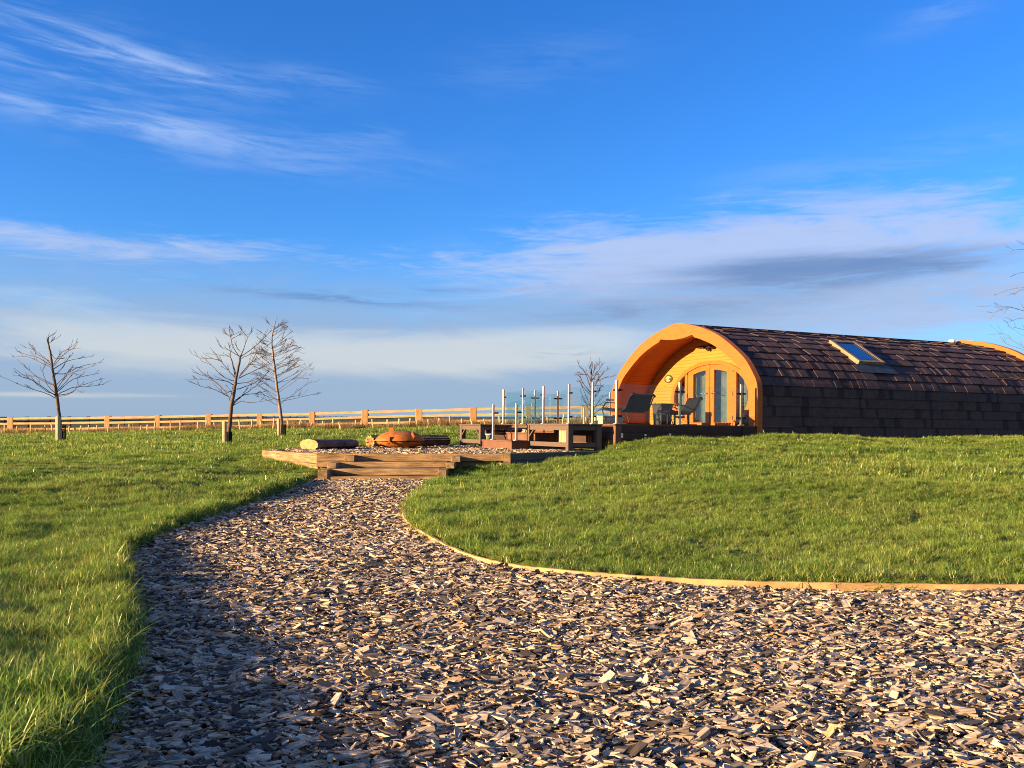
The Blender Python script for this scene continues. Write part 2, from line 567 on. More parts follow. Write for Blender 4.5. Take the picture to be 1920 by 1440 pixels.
def vnoise(x, y, s, seed):
    """smooth value noise"""
    x = np.asarray(x, float) * s; y = np.asarray(y, float) * s
    xi = np.floor(x).astype(np.int64); yi = np.floor(y).astype(np.int64)
    fx = x - xi; fy = y - yi
    fx = fx * fx * (3 - 2 * fx); fy = fy * fy * (3 - 2 * fy)

    def h(a, b):
        n = (a * 374761393 + b * 668265263 + seed * 974634) & 0x7fffffff
        n = ((n ^ (n >> 13)) * 1274126177) & 0x7fffffff
        return ((n ^ (n >> 16)) & 0xffff) / 65535.0
    return (h(xi, yi) * (1 - fx) + h(xi + 1, yi) * fx) * (1 - fy) + (h(xi, yi + 1) * (1 - fx) + h(xi + 1, yi + 1) * fx) * fy


def far_z(x, y):
    return E + (y - 100) * 0.0083 - 0.3


def tps(x, y):
    x = np.asarray(x, float).ravel(); y = np.asarray(y, float).ravel()
    out = np.empty(len(x))
    for i in range(0, len(x), 20000):
        a = np.c_[x[i:i + 20000], y[i:i + 20000]]
        k = _phi(((a[:, None, :] - _tp[None, :, :2]) ** 2).sum(-1))
        out[i:i + 20000] = k @ _w[:_n] + _w[_n] + a @ _w[_n + 1:]
    return out


def poly_sd(x, y, poly):
    """signed distance to a closed polygon, negative inside"""
    x = np.asarray(x, float).ravel(); y = np.asarray(y, float).ravel()
    d2 = np.full(len(x), 1e18)
    ins = np.zeros(len(x), bool)
    n = len(poly)
    for i in range(n):
        ax, ay = poly[i]; bx, by = poly[(i + 1) % n]
        ex, ey = bx - ax, by - ay
        L = ex * ex + ey * ey
        if L < 1e-12:
            continue
        t = np.clip(((x - ax) * ex + (y - ay) * ey) / L, 0, 1)
        d2 = np.minimum(d2, (x - ax - t * ex) ** 2 + (y - ay - t * ey) ** 2)
        cnd = ((ay > y) != (by > y))
        with np.errstate(divide='ignore', invalid='ignore'):
            xx = (bx - ax) * (y - ay) / (by - ay + 1e-30) + ax
        ins ^= cnd & (x < xx)
    return np.where(ins, -1, 1) * np.sqrt(d2)


def sst(x, a, b):
    t = np.clip((x - a) / (b - a), 0, 1)
    return t * t * (3 - 2 * t)


def lawn_z(x, y):
    x = np.asarray(x, float).ravel(); y = np.asarray(y, float).ravel()
    xc = np.clip(x, -34, 34); yc = np.clip(y, -4, 58)
    z = tps(xc, yc)
    b = sst(y, 46, 95)
    z = z * (1 - b) + far_z(x, y) * b
    bump = (vnoise(x, y, 0.9, 3) - .5) * 0.085 + (vnoise(x, y, 2.3, 5) - .5) * 0.045 + (vnoise(x, y, 0.33, 8) - .5) * 0.07
    return z + bump * (1 + 0.9 * sst(y, 9, 20)) * (1 - sst(y, 40, 80))


TERR_Z = E - 0.54
TERR = np.array([((491 - 960) / F * 18.7, 18.7), ((595 - 960) / F * 16.4, 16.4), ((945 - 960) / F * 16.3, 16.3), (1.86, 17.86), (1.95, 18.2), (-0.15, 23.2), (-2.4, 22.6), (-4.2, 20.6)])


def ground_z(x, y):
    """lawn with the path cut into it"""
    x = np.asarray(x, float).ravel(); y = np.asarray(y, float).ravel()
    zl = lawn_z(x, y)
    near = (y < 17) & (y > -4) & (x > -6) & (x < 18)
    if near.any():
        sd = poly_sd(x[near], y[near], PATH_POLY)
        zp = path_z(y[near]) - 0.06
        k = sst(sd, -0.03, 0.10)
        zl[near] = zp + (np.maximum(zl[near], zp + 0.09) - zp) * k
    t = (y > 14) & (y < 25) & (x > -6) & (x < 3)
    if t.any():
        sd = poly_sd(x[t], y[t], TERR)
        zt = np.minimum(zl[t], TERR_Z - 0.08)
        k = sst(sd, -0.1, 0.02)
        zl[t] = zt + (zl[t] - zt) * k
    return zl


def grid_mesh(name, xs, ys, zf, m, kind='structure'):
    X, Y = np.meshgrid(xs, ys)
    Z = zf(X.ravel(), Y.ravel())
    nx, ny = len(xs), len(ys)
    vs = np.c_[X.ravel(), Y.ravel(), Z]
    i = np.arange(nx * ny).reshape(ny, nx)
    fs = np.c_[i[:-1, :-1].ravel(), i[:-1, 1:].ravel(), i[1:, 1:].ravel(), i[1:, :-1].ravel()]
    me = bpy.data.meshes.new(name)
    me.from_pydata(vs.tolist(), [], fs.tolist())
    me.polygons.foreach_set('use_smooth', [True] * len(me.polygons))
    me.materials.append(m)
    o = bpy.data.objects.new(name, me)
    COL.objects.link(o)
    o['kind'] = kind
    return o


def lawn_mat():
    m = bpy.data.materials.new('lawn_turf')
    m.use_nodes = True
    t = NT(m.node_tree)
    p = t.n['Principled BSDF']
    p.inputs['Roughness'].default_value = 0.9
    p.inputs['Specular IOR Level'].default_value = 0.1
    g = t.new('ShaderNodeNewGeometry')
    pos = g.outputs['Position']
    f1 = t.noise(pos, 0.35, 5, 0.6)
    f2 = t.noise(pos, 9.0, 6, 0.7)
    c1 = t.ramp(f1, [(0.35, (0.05, 0.085, 0.012)), (0.65, (0.10, 0.14, 0.02))])
    c1 = t.mix(t.sstep(f2, 0.45, 0.7), c1, (0.13, 0.15, 0.035))
    sx = t.new('ShaderNodeSeparateXYZ')
    t.l.new(pos, sx.inputs[0])
    far = t.noise(t.comb(t.m('MULTIPLY', sx.outputs[0], 0.01), t.m('MULTIPLY', sx.outputs[1], 0.03)), 1.0, 4, 0.6)
    fc = t.ramp(far, [(0.40, (0.05, 0.085, 0.025)), (0.5, (0.12, 0.13, 0.045)), (0.6, (0.075, 0.06, 0.035))])
    c1 = t.mix(t.sstep(sx.outputs[1], 52, 70), c1, fc)
    t.l.new(c1, p.inputs['Base Color'])
    b = t.new('ShaderNodeBump')
    b.inputs['Strength'].default_value = 0.8
    b.inputs['Distance'].default_value = 0.05
    t.l.new(f2, b.inputs['Height'])
    t.l.new(b.outputs[0], p.inputs['Normal'])
    return m


M_lawn = lawn_mat()
xs = np.unique(np.round(np.r_[-2500, -1200, -600, -300, -150, -90, -60, -40, np.arange(-32, -7, 0.5), np.arange(-7, 15, 0.09), np.arange(15, 34, 0.5), 40, 60, 90, 150, 300, 600, 1200, 2500], 3))
ys = np.unique(np.round(np.r_[-300, -120, -50, -20, -8, np.arange(-3, 20, 0.09), np.arange(20, 60, 0.5), np.arange(60, 120, 5), 130, 150, 180, 220, 270, 340, 430, 560, 700, 900, 1200, 1700, 2500], 3))
lawn = grid_mesh('ground', xs, ys, ground_z, M_lawn)
lawn['label'] = 'grass covered ground running out to the flat horizon'

M_soil = mat('dark_chip_bed', (0.028, 0.020, 0.015), 0.95, var=0.6, vscale=30, bump=0.02, bscale=60)


def path_f(x, y):
    return path_z(y) + (vnoise(x, y, 1.3, 21) - .5) * 0.035 + (vnoise(x, y, 5, 22) - .5) * 0.015


_px = np.arange(-5.4, 14.2, 0.12); _py = np.arange(-2.5, 16.2, 0.12)


def clipped_grid(name, xs, ys, zf, poly, m, marg=0.05):
    X, Y = np.meshgrid(xs, ys)
    Z = zf(X.ravel(), Y.ravel())
    keep = poly_sd(X.ravel(), Y.ravel(), poly) < marg
    nx, ny = len(xs), len(ys)
    i = np.arange(nx * ny).reshape(ny, nx)
    fs = np.c_[i[:-1, :-1].ravel(), i[:-1, 1:].ravel(), i[1:, 1:].ravel(), i[1:, :-1].ravel()]
    fs = fs[keep[fs].all(1)]
    used = np.unique(fs)
    mp = np.full(nx * ny, -1); mp[used] = np.arange(len(used))
    me = bpy.data.meshes.new(name)
    me.from_pydata(np.c_[X.ravel(), Y.ravel(), Z][used].tolist(), [], mp[fs].tolist())
    me.polygons.foreach_set('use_smooth', [True] * len(me.polygons))
    me.materials.append(m)
    o = bpy.data.objects.new(name, me)
    COL.objects.link(o)
    o['kind'] = 'structure'
    return o


pth = clipped_grid('path', _px, _py, path_f, PATH_POLY, M_soil)
pth['label'] = 'curving wood chip path between two lawns'


def terr_f(x, y):
    return TERR_Z - 0.02 + (vnoise(x, y, 1.5, 31) - .5) * 0.02


ter = clipped_grid('terrace_ground', np.arange(-5.4, 2.2, 0.1), np.arange(16, 23.6, 0.1), terr_f, TERR, M_soil, -0.06)
ter['label'] = 'wood chip terrace behind the sleeper steps'

# ------------------------------------------------------------------ pod frame of reference
EX = Vector((0.907, 0.421, -0.0106)).normalized()
EY = Vector((-0.421, 0.907, 0)).normalized()
EZ = EX.cross(EY).normalized()
EY = EZ.cross(EX).normalized()
PM = Matrix(((EX.x, EY.x, EZ.x, 2.06), (EX.y, EY.y, EZ.y, 18.0), (EX.z, EY.z, EZ.z, E), (0, 0, 0, 1)))
UF = 3.54          # front face of the pod along its axis
UW = UF + 1.05     # recessed front wall
UB = UF + 10.0    # rear
VC = 3.02

_half = [(0.0, -0.22), (0.0, 0.2), (0.0, 0.6), (0.005, 0.80), (0.03, 0.93), (0.11, 1.08), (0.34, 1.38), (0.58, 1.59), (1.05, 1.90), (1.46, 2.115), (1.93, 2.285), (2.3, 2.385), (2.65, 2.455), (2.88, 2.49), (3.02, 2.505)]
_hs = smooth_line(_half, 4)
OUT = _hs + [(2 * VC - v, w) for v, w in _hs[::-1][1:]]          # right foot, over the apex, left foot


def offset(poly, d):
    res = []
    n = len(poly)
    for i, (v, w) in enumerate(poly):
        a = poly[max(i - 1, 0)]; b = poly[min(i + 1, n - 1)]
        tx, ty = b[0] - a[0], b[1] - a[1]
        L = math.hypot(tx, ty)
        nx, ny = ty / L, -tx / L          # inward for a profile walked from the right foot to the left foot
        if i in (0, n - 1):
            nx, ny = (1 if i == 0 else -1), 0
        res.append((v + nx * d, w + ny * d))
    return res


def inner_frame(d=0.27):
    r = []
    for v, w in offset(OUT, d):
        x = abs(v - VC)
        if x < 0.67:
            w = 2.112 + 0.062 * (x / 0.67) ** 2
        r.append((v, w))
    return r


INN = inner_frame()


def ring(mb, A, B, u0, u1):
    """solid band between two polylines of equal length, from u0 to u1"""
    n = len(A)
    vs = [(u0, *p) for p in A] + [(u0, *p) for p in B] + [(u1, *p) for p in A] + [(u1, *p) for p in B]
    fs = []
    for i in range(n - 1):
        fs += [(i, i + 1, n + i + 1, n + i), (2 * n + i, 3 * n + i, 3 * n + i + 1, 2 * n + i + 1), (i, 2 * n + i, 2 * n + i + 1, i + 1), (n + i, n + i + 1, 3 * n + i + 1, 3 * n + i)]
    fs += [(0, n, 3 * n, 2 * n), (n - 1, 3 * n - 1, 4 * n - 1, 2 * n - 1)]
    return mb.add(vs, fs)


pod = thing('camping_pod', 'rounded timber camping pod with orange arched porch and brown tiled roof', 'camping pod', PM)
ring(MB(), OUT, INN, UF, UF + 0.14).build('front_frame', M_frame, pod)
ring(MB(), offset(OUT, -0.085), INN, UB + 0.003, UB + 0.16).build('rear_frame', M_frame, pod)

# porch lining, with arc length in the uv map
LIN = offset(OUT, 0.20)
lin = MB()
n = len(LIN)
LIN2 = offset(OUT, 0.16)
lin.add([(UF + 0.14, *p) for p in LIN] + [(UW + 0.06, *p) for p in LIN], [(i, i + 1, n + i + 1, n + i) for i in range(n - 1)])
lo = lin.build('porch_lining', M_lining, pod)
uvl = lo.data.uv_layers.new(name='arc')
arc = [0.0]
for i in range(1, n):
    arc.append(arc[-1] + math.hypot(LIN[i][0] - LIN[i - 1][0], (LIN[i][1] - LIN[i - 1][1]) / 0.75))
for lp in lo.data.loops:
    vi = lp.vertex_index
    uvl.data[lp.index].uv = (lo.data.vertices[vi].co.x, arc[vi % n])

# front wall with the elliptical opening
RX, RZ, CW, FLW = 1.62, 0.905, 0.72, -0.03


def ell(a, k=0.0, kz=None):
    kz = k if kz is None else kz
    return (VC + (RX - k) * math.cos(a), CW + (RZ - kz) * math.sin(a))


a0 = math.asin((FLW - CW) / RZ)
INW = [(v, max(w, FLW)) for v, w in LIN]
fw = MB()
arcE = []
for v, w in INW:
    a = math.atan2((w - CW) / RZ, (v - VC) / RX)
    if a < a0 - 1e-6 and v < VC:
        a += 2 * math.pi
    a = math.atan2((w - CW) / 1.4, -(v - VC) / 3.0)
    a = min(max(a, a0), math.pi - a0) if a > -math.pi / 2 else math.pi - a0
    arcE.append(a)
# walk both curves right foot -> left foot; v grows from 0 to 6, so the angle runs over pi -> 0 in cos(v)
EL = []
for a in arcE:
    EL.append((VC - RX * math.cos(a), CW + RZ * math.sin(a)))
ring(fw, INW, EL, UW, UW + 0.08)
fw.build('front_wall', M_facade, pod)

# round door surround
arcN = 48
angs = [a0 + (math.pi - 2 * a0) * i / arcN for i in range(arcN + 1)]
OE = [(VC + (RX + 0.005) * math.cos(a), CW + (RZ + 0.005) * math.sin(a)) for a in angs]
IE = [(VC + (RX - 0.12) * math.cos(a), CW + (RZ - 0.085) * math.sin(a)) for a in angs]
ring(MB(), OE, IE, UW - 0.045, UW + 0.09).build('door_surround', M_frame, pod)


def etop(x, k):
    """height of the ellipse inset by k at offset x from the centre"""
    rx, rz = RX - k, RZ - k * 0.75
    return CW + rz * math.sqrt(max(0, 1 - (x / rx) ** 2))


def leaf_piece(x0, x1, z0, k0, z1=None, steps=8):
    """(v, w) polygon between x0 and x1, from z0 up to the ellipse inset k0"""
    pts = [(VC + x0, z0), (VC + x1, z0)]
    for i in range(steps + 1):
        x = x1 + (x0 - x1) * i / steps
        pts.append((VC + x, etop(x, k0)))
    return pts


for sgn in (1, -1):
    def fx(poly):
        return poly if sgn > 0 else [(2 * VC - v, w) for v, w in poly][::-1]
    d = MB()
    K = 0.125
    d.prism(fx(leaf_piece(0.01, 0.165, 0.085, K)), UW - 0.02, UW + 0.05)
    d.prism(fx(leaf_piece(0.69, 0.915, 0.085, K)), UW - 0.02, UW + 0.05)
    d.prism(fx([(VC + 0.01, FLW + 0.005), (VC + 0.915, FLW + 0.005), (VC + 0.915, 0.083), (VC + 0.01, 0.083)]), UW - 0.02, UW + 0.05)
    top = [(VC + 0.167, etop(0.167, K)), ] + [(VC + 0.167 + (0.688 - 0.167) * i / 8, etop(0.167 + (0.688 - 0.167) * i / 8, K)) for i in range(1, 9)]
    bot = [(VC + 0.688 - (0.688 - 0.167) * i / 8, etop(0.688 - (0.688 - 0.167) * i / 8, K) - 0.125) for i in range(9)]
    d.prism(fx(top + bot), UW - 0.018, UW + 0.048)
    dr = d.build('door', M_frame, pod)
    pane = [(VC + 0.160, 0.08), (VC + 0.695, 0.08)] + [(VC + 0.695 - 0.535 * i / 8, etop(0.695 - 0.535 * i / 8, K) - 0.12) for i in range(9)]
    MB().prism(fx(pane), UW + 0.010, UW + 0.016).build('pane', M_pane, dr)
    h = MB()
    hv = VC + sgn * 0.09
    h.box((UW - 0.03, hv - 0.02, 0.70), (UW - 0.0205, hv + 0.02, 0.88))
    h.tube([(UW - 0.03, hv, 0.82), (UW - 0.075, hv, 0.82), (UW - 0.08, hv + sgn * 0.04, 0.82), (UW - 0.08, hv + sgn * 0.2, 0.815)], 0.012, 6)
    h.build('handle', M_steel, dr)
    for z in (0.2, 0.78, 1.36):
        MB().box((UW - 0.035, VC + sgn * 0.92 - 0.014, z - 0.05), (UW - 0.0205, VC + sgn * 0.92 + 0.014, z + 0.05)).build('hinge', M_clamp, dr)
    # side light: mullion and glass
    sl = MB().prism(fx(leaf_piece(0.925, 1.035, FLW, 0.118)), UW - 0.03, UW + 0.06).build('side_light', M_frame, pod)
    seg = [(VC + 1.03, max(FLW, CW - (etop(1.03, 0.11) - CW)))]
    xs_ = [1.03 + (1.505 - 1.03) * i / 10 for i in range(11)]
    lowp = [(VC + x, max(FLW, 2 * CW - etop(x, 0.11))) for x in xs_]
    upp = [(VC + x, etop(x, 0.11)) for x in xs_[::-1]]
    MB().prism(fx(lowp + upp[1:]), UW + 0.010, UW + 0.016).build('pane', M_pane, sl)

# pale curtains added behind the doors to lighten the glass
for sgn in (1, -1):
    cu = MB()
    vs = []
    nc = 60
    for i in range(nc + 1):
        x = 0.1 + 1.4 * i / nc
        uu = UW + 0.22 + 0.03 * math.sin(i * 1.35) + 0.01 * math.sin(i * 3.1)
        vs += [(uu, VC + sgn * x, FLW + 0.03), (uu + 0.01, VC + sgn * x, min(1.62, etop(min(x, 1.45), 0.05)))]
    cu.add(vs, [(2 * i, 2 * i + 2, 2 * i + 3, 2 * i + 1) for i in range(nc)])
    cu.build('added_curtain', M_curtain, pod, True)

# interior seen through the doors
inn = MB()
IP = offset(OUT, 0.24)
k = len(IP)
inn.add([(UW + 0.10, *p) for p in IP] + [(UW + 4.2, *p) for p in IP], [(i, i + 1, k + i + 1, k + i) for i in range(k - 1)] + [tuple(range(k, 2 * k))])
inn.add([(UW + 0.09, 0.3, FLW), (UW + 4.2, 0.3, FLW), (UW + 4.2, 5.74, FLW), (UW + 0.09, 5.74, FLW)], [(0, 1, 2, 3)])
inn.build('interior', M_interior, pod)

# roof of lapped tiles, following the arch
RP = offset(OUT, 0.055)
marc = [0.0]
for i in range(1, len(RP)):
    marc.append(marc[-1] + math.hypot(RP[i][0] - RP[i - 1][0], (RP[i][1] - RP[i - 1][1]) / 0.5625))


def rp(s):
    """roof profile point and outward normal at arc length s"""
    s = min(max(s, 0), marc[-1])
    i = max(1, min(len(marc) - 1, int(np.searchsorted(marc, s))))
    t = (s - marc[i - 1]) / max(1e-9, marc[i] - marc[i - 1])
    a, b = RP[i - 1], RP[i]
    p = (a[0] + (b[0] - a[0]) * t, a[1] + (b[1] - a[1]) * t)
    L = math.hypot(b[0] - a[0], b[1] - a[1])
    return p, (-(b[1] - a[1]) / L, (b[0] - a[0]) / L)


ROWS = 16
SH = marc[-1] / 2
roof = MB()
rr = random.Random(5)
for side in (0, 1):
    for r_ in range(ROWS):
        s0 = SH * r_ / ROWS; s1 = SH * (r_ + 1) / ROWS
        if side:
            s0, s1 = marc[-1] - s0, marc[-1] - s1
        sub = [s0 + (s1 - s0) * k / 3 for k in range(4)]
        prf = []
        for k, s in enumerate(sub):
            p, nn = rp(s)
            lift = 0.025 * (1 - k / 3) + 0.002
            prf.append((p, nn, lift))
        u = UF + 0.13 - rr.random() * 0.3
        first = True
        prev = None
        while u < UB - 0.005:
            wdt = rr.choice((0.07, 0.10, 0.14, 0.2, 0.28, 0.4))
            u1 = min(u + wdt, UB)
            ua = max(u, UF + 0.13)
            e = rr.choice((0, 0.002, 0.006, 0.010, 0.015)) if side == 0 and r_ > 4 else 0.0
            q = rr.random()
            if q < 0.3 and wdt < 0.25:
                tint = (0.52, 0.50, 0.56)
            else:
                g = rr.uniform(0.93, 1.06); tint = (g, g * rr.uniform(0.97, 1.01), g * rr.uniform(0.97, 1.03))
            if u1 > ua + 0.01:
                vs = []
                for uu in (ua, u1 - 0.0008):
                    for p, nn, lf in prf:
                        vs.append((uu, p[0] + nn[0] * (lf + e), p[1] + nn[1] * (lf + e)))
                    for p, nn, lf in (prf[0], prf[-1]):
                        vs.append((uu, p[0] - nn[0] * 0.02, p[1] - nn[1] * 0.02))
                fs = [(k, k + 1, 7 + k, 6 + k) for k in range(3)]
                fs += [(4, 0, 6, 10), (0, 4, 5, 3, 2, 1), (6, 7, 8, 9, 11, 10)]
                roof.add(vs, fs, tint)
            u = u1
roof_o = roof.build('roof', M_roof, pod)
# dark sheathing under the tiles and the ridge cap
sh = MB()
SP = offset(OUT, 0.085)
k = len(SP)
sh.add([(UF + 0.13, *p) for p in SP] + [(UB + 0.01, *p) for p in SP], [(i, i + 1, k + i + 1, k + i) for i in range(k - 1)])
sh.build('sheathing', M_plinth, roof_o)
rc = MB()
ap = [p for p in RP if abs(p[0] - VC) < 0.16]
A = [(v, w + 0.055) for v, w in ap]; B = [(v, w + 0.02) for v, w in ap]
ring(rc, A, B, UF + 0.145, UB - 0.005).build('ridge_cap', mat('ridge_cap_metal', (0.045, 0.03, 0.028), 0.55), roof_o)
MB().box((UF + 0.16, 0.14, -0.60), (UB, 5.9, -0.215)).build('plinth', M_plinth, pod)
MB().prism([(v, w) for v, w in offset(OUT, 0.09)], UB - 0.06, UB - 0.02).build('rear_wall', M_facade, pod)


# skylight, located by matching four photographed corners to the roof surface
def proj(u, v, w):
    p = PM @ Vector((u, v, w))
    return 960 + F * p.x / p.y, HZ - F * (p.z - E) / p.y


def on_roof(px, py, lift=0.06):
    best = None
    for s in np.linspace(SH * 0.35, SH * 0.98, 120):
        p, nn = rp(s)
        v, w = p[0] + nn[0] * lift, p[1] + nn[1] * lift
        lo_, hi_ = UF, UB + 2
        for _ in range(30):
            mid = (lo_ + hi_) / 2
            if proj(mid, v, w)[0] < px:
                lo_ = mid
            else:
                hi_ = mid
        e = abs(proj(lo_, v, w)[1] - py)
        if best is None or e < best[0]:
            best = (e, lo_, s)
    return best[1], best[2]


cTL = on_roof(1552, 641); cTR = on_roof(1602, 643.5); cBL = on_roof(1613, 684); cBR = on_roof(1657, 684)
u0 = (cTL[0] + cBL[0]) / 2; u1 = (cTR[0] + cBR[0]) / 2
sT = (cTL[1] + cTR[1]) / 2; sB = (cBL[1] + cBR[1]) / 2
print('skylight', cTL, cTR, cBL, cBR, SH)
sky_w = MB()
pT, nT = rp(sT); pB, nB = rp(sB)
pT = Vector((0, pT[0] + nT[0] * 0.03, pT[1] + nT[1] * 0.03)); pB = Vector((0, pB[0] + nB[0] * 0.05, pB[1] + nB[1] * 0.05))
ydir = (pB - pT).normalized(); Ls = (pB - pT).length
zdir = Vector((1, 0, 0)).cross(ydir); zdir = zdir if zdir.z > 0 else -zdir
SM = Matrix(((1, 0, 0, u0), (0, ydir.y, zdir.y, pT.y), (0, ydir.z, zdir.z, pT.z), (0, 0, 0, 1)))
Wd = u1 - u0
hh = 0.085
sky_w.box((0, 0, -0.06), (0.09, Ls, hh), SM)
sky_w.box((Wd - 0.09, 0, -0.06), (Wd, Ls, hh), SM)
sky_w.box((0.09, 0, -0.06), (Wd - 0.09, 0.07, hh - 0.004), SM)
sky_w.box((0.09, Ls - 0.09, -0.06), (Wd - 0.09, Ls, hh - 0.004), SM)
skyl = sky_w.build('skylight', M_skyframe, pod)
si = MB()
si.box((0.09, 0.07, hh - 0.035), (0.14, Ls - 0.09, hh - 0.008), SM)
si.box((Wd - 0.14, 0.07, hh - 0.035), (Wd - 0.09, Ls - 0.09, hh - 0.008), SM)
si.box((0.14, Ls - 0.14, hh - 0.035), (Wd - 0.14, Ls - 0.09, hh - 0.012), SM)
si.box((0.14, 0.07, hh - 0.035), (Wd - 0.14, 0.11, hh - 0.012), SM)
si.build('sash', mat('dark_sash', (0.03, 0.028, 0.03), 0.4), skyl)
MB().box((0.14, 0.11, hh - 0.030), (Wd - 0.14, Ls - 0.14, hh - 0.022), SM).build('pane', M_skypane, skyl)
MB().box((0.14, 0.11, -0.05), (Wd - 0.14, Ls - 0.14, -0.045), SM).build('blind', mat('grey_blind', (0.26, 0.32, 0.38), 0.8), skyl)
fl = MB()
pF, nF = rp(sB - 0.42 * (sT - sB) / 1.5)
fv = Vector((0, pF[0] + nF[0] * 0.052, pF[1] + nF[1] * 0.052))
bv = pB + Vector((0, nB[0], nB[1])) * 0.012
fl.add([(u0 - 0.10, bv.y, bv.z), (u1 + 0.12, bv.y, bv.z), (u1 + 0.28, fv.y, fv.z), (u0 - 0.14, fv.y, fv.z)], [(0, 1, 2, 3)])
fl.build('flashing', M_flash, skyl)

# white cowl near the far ridge
cw = thing('roof_vent', 'white domed vent cowl on the far end of the tiled ridge', 'roof vent')
uV = None
lo_, hi_ = UF, UB + 3
for _ in range(30):
    mid = (lo_ + hi_) / 2
    if proj(mid, VC, 2.6)[0] < 1791: lo_ = mid
    else: hi_ = mid
pv = PM @ Vector((min(lo_, UB - 0.25), VC + 0.10, 2.46))
cw.location = pv
MB().tube([(0, 0, -0.05), (0, 0, 0.06)], 0.05, 12).build('pipe', M_white, cw)
MB().lathe([(0.02, 0.04), (0.085, 0.05), (0.105, 0.085), (0.09, 0.125), (0.05, 0.145), (0.01, 0.15)], (0, 0, 0), 18).build('cowl', M_white, cw, True)

# round sign
sg = thing('round_sign', 'round green and cream hut emblem on the pale front wall', 'sign', PM)
sc_v, sc_w, sa, sb = 4.82, 1.258, 0.185, 0.108


def disc(k, n=40):
    return [(sc_v + sa * k * math.cos(2 * math.pi * i / n), sc_w + sb * k * math.sin(2 * math.pi * i / n)) for i in range(n)]


def sgn_poly(pts):
    return [(sc_v - x * sa, sc_w + y * sb) for x, y in pts]


MB().prism(disc(1.0), UW - 0.02, UW - 0.001).build('rim', M_sign_g, sg)
MB().prism(disc(0.66), UW - 0.024, UW - 0.0205).build('face', M_sign_c, sg)
ed = MB()
for pl in ([(-0.95, -0.22), (-0.1, 0.15), (-0.2, -0.05), (-0.5, -0.25), (-0.86, -0.38)], [(0.2, 0.1), (0.45, 0.22), (0.75, 0.18), (0.62, 0.02), (0.86, -0.25), (0.62, -0.5), (0.4, -0.42), (0.25, -0.15)], [(0.3, 0.52), (0.42, 0.62), (0.5, 0.48), (0.42, 0.38)]):
    ed.prism(sgn_poly(pl), UW - 0.027, UW - 0.0245)
ed.build('motif', M_sign_g, sg)
MB().prism(sgn_poly([(-0.45, 0.05), (-0.12, 0.4), (0.12, 0.3), (0.3, 0.02), (0.12, -0.2), (0.1, -0.42), (0.2, -0.62), (-0.02, -0.5), (-0.2, -0.42), (-0.1, -0.15)]), UW - 0.031, UW - 0.0275).build('hut_motif', M_sign_l, sg)

# security light
sl_ = thing('security_light', 'small black twin floodlight high on the pod front wall', 'light', PM)
lv, lw = VC + 0.02, 1.94
for q in np.linspace(4.0, 1.5, 200):
    if abs(proj(UW, q, lw)[0] - 1332) < 1:
        lv = q
lw = (HZ - 651) / F * (PM @ Vector((UW, lv, 1.9))).y + 0.05
MB().box((UW - 0.06, lv - 0.07, lw - 0.035), (UW - 0.002, lv + 0.07, lw + 0.04)).build('body', M_black, sl_, bevel=0.01)
for k in (-1, 1):
    hd = MB()
    hd.box((UW - 0.2, lv + k * 0.13 - 0.075, lw - 0.035), (UW - 0.055, lv + k * 0.13 + 0.075, lw + 0.03))
    hd.build('lamp_head', M_black, sl_, bevel=0.012)
MB().lathe([(0.02, -0.1), (0.04, -0.085), (0.045, -0.05), (0.03, -0.03)], (UW - 0.07, lv, lw), 12).build('sensor', M_black, sl_)

# ------------------------------------------------------------------ deck
deck = thing('timber_deck', 'raised brown boarded deck in front of the pod with two box steps', 'deck', PM)
VD = 5.62
db = MB()
y = 0.012
while y < VD:
    db.box((-0.03, y, -0.028), (UW - 0.002, min(y + 0.138, VD), 0.0))
    y += 0.145
db.build('deck_boards', M_deck, deck)
sf = MB()
for i, (z0, z1) in enumerate([(-0.165, -0.032), (-0.305, -0.172), (-0.445, -0.312), (-0.66, -0.452)]):
    sf.box((0.14, 0.0, z0), (UF - 0.06, 0.03, z1))
sf.box((UF - 0.40, -0.02, -0.5), (UF - 0.06, -0.002, -0.03))
sf.build('side_fascia', M_deck_shaded, deck)
ff = MB()
for i, (z0, z1) in enumerate([(-0.165, -0.032), (-0.305, -0.172), (-0.445, -0.312), (-0.66, -0.452)]):
    ff.box((0.0, 0.11, z0), (0.03, VD, z1))
ff.build('front_fascia', M_deck, deck)
MB().box((-0.012, -0.012, -0.66), (0.13, 0.10, -0.031)).build('corner_post', M_deck, deck)
MB().box((0.05, 0.05, -0.9), (UF, VD - 0.02, -0.06)).build('frame', M_plinth, deck)
for du0, du1, zt, zb in ((-1.40, 0.0, -0.365, -0.56), (-0.80, 0.0, -0.195, -0.363)):
    s_ = MB()
    s_.box((du0, 1.92, zb), (du0 + 0.03, 3.40, zt - 0.026))
    s_.box((du0 + 0.012, 1.88, zb), (-0.005, 1.905, zt - 0.026))
    s_.box((du0 + 0.012, 3.41, zb), (-0.005, 3.44, zt - 0.026))
    s_.box((du0 - 0.006, 1.87, zb), (du0 + 0.07, 1.915, zt - 0.027))
    s_.box((du0 - 0.006, 3.40, zb), (du0 + 0.07, 3.445, zt - 0.027))
    yy = du0 - 0.02
    while yy < -0.02:
        s_.box((yy, 1.86, zt - 0.025), (min(yy + 0.138, -0.006), 3.46, zt))
        yy += 0.144
    s_.build('box_step', M_deck, deck)
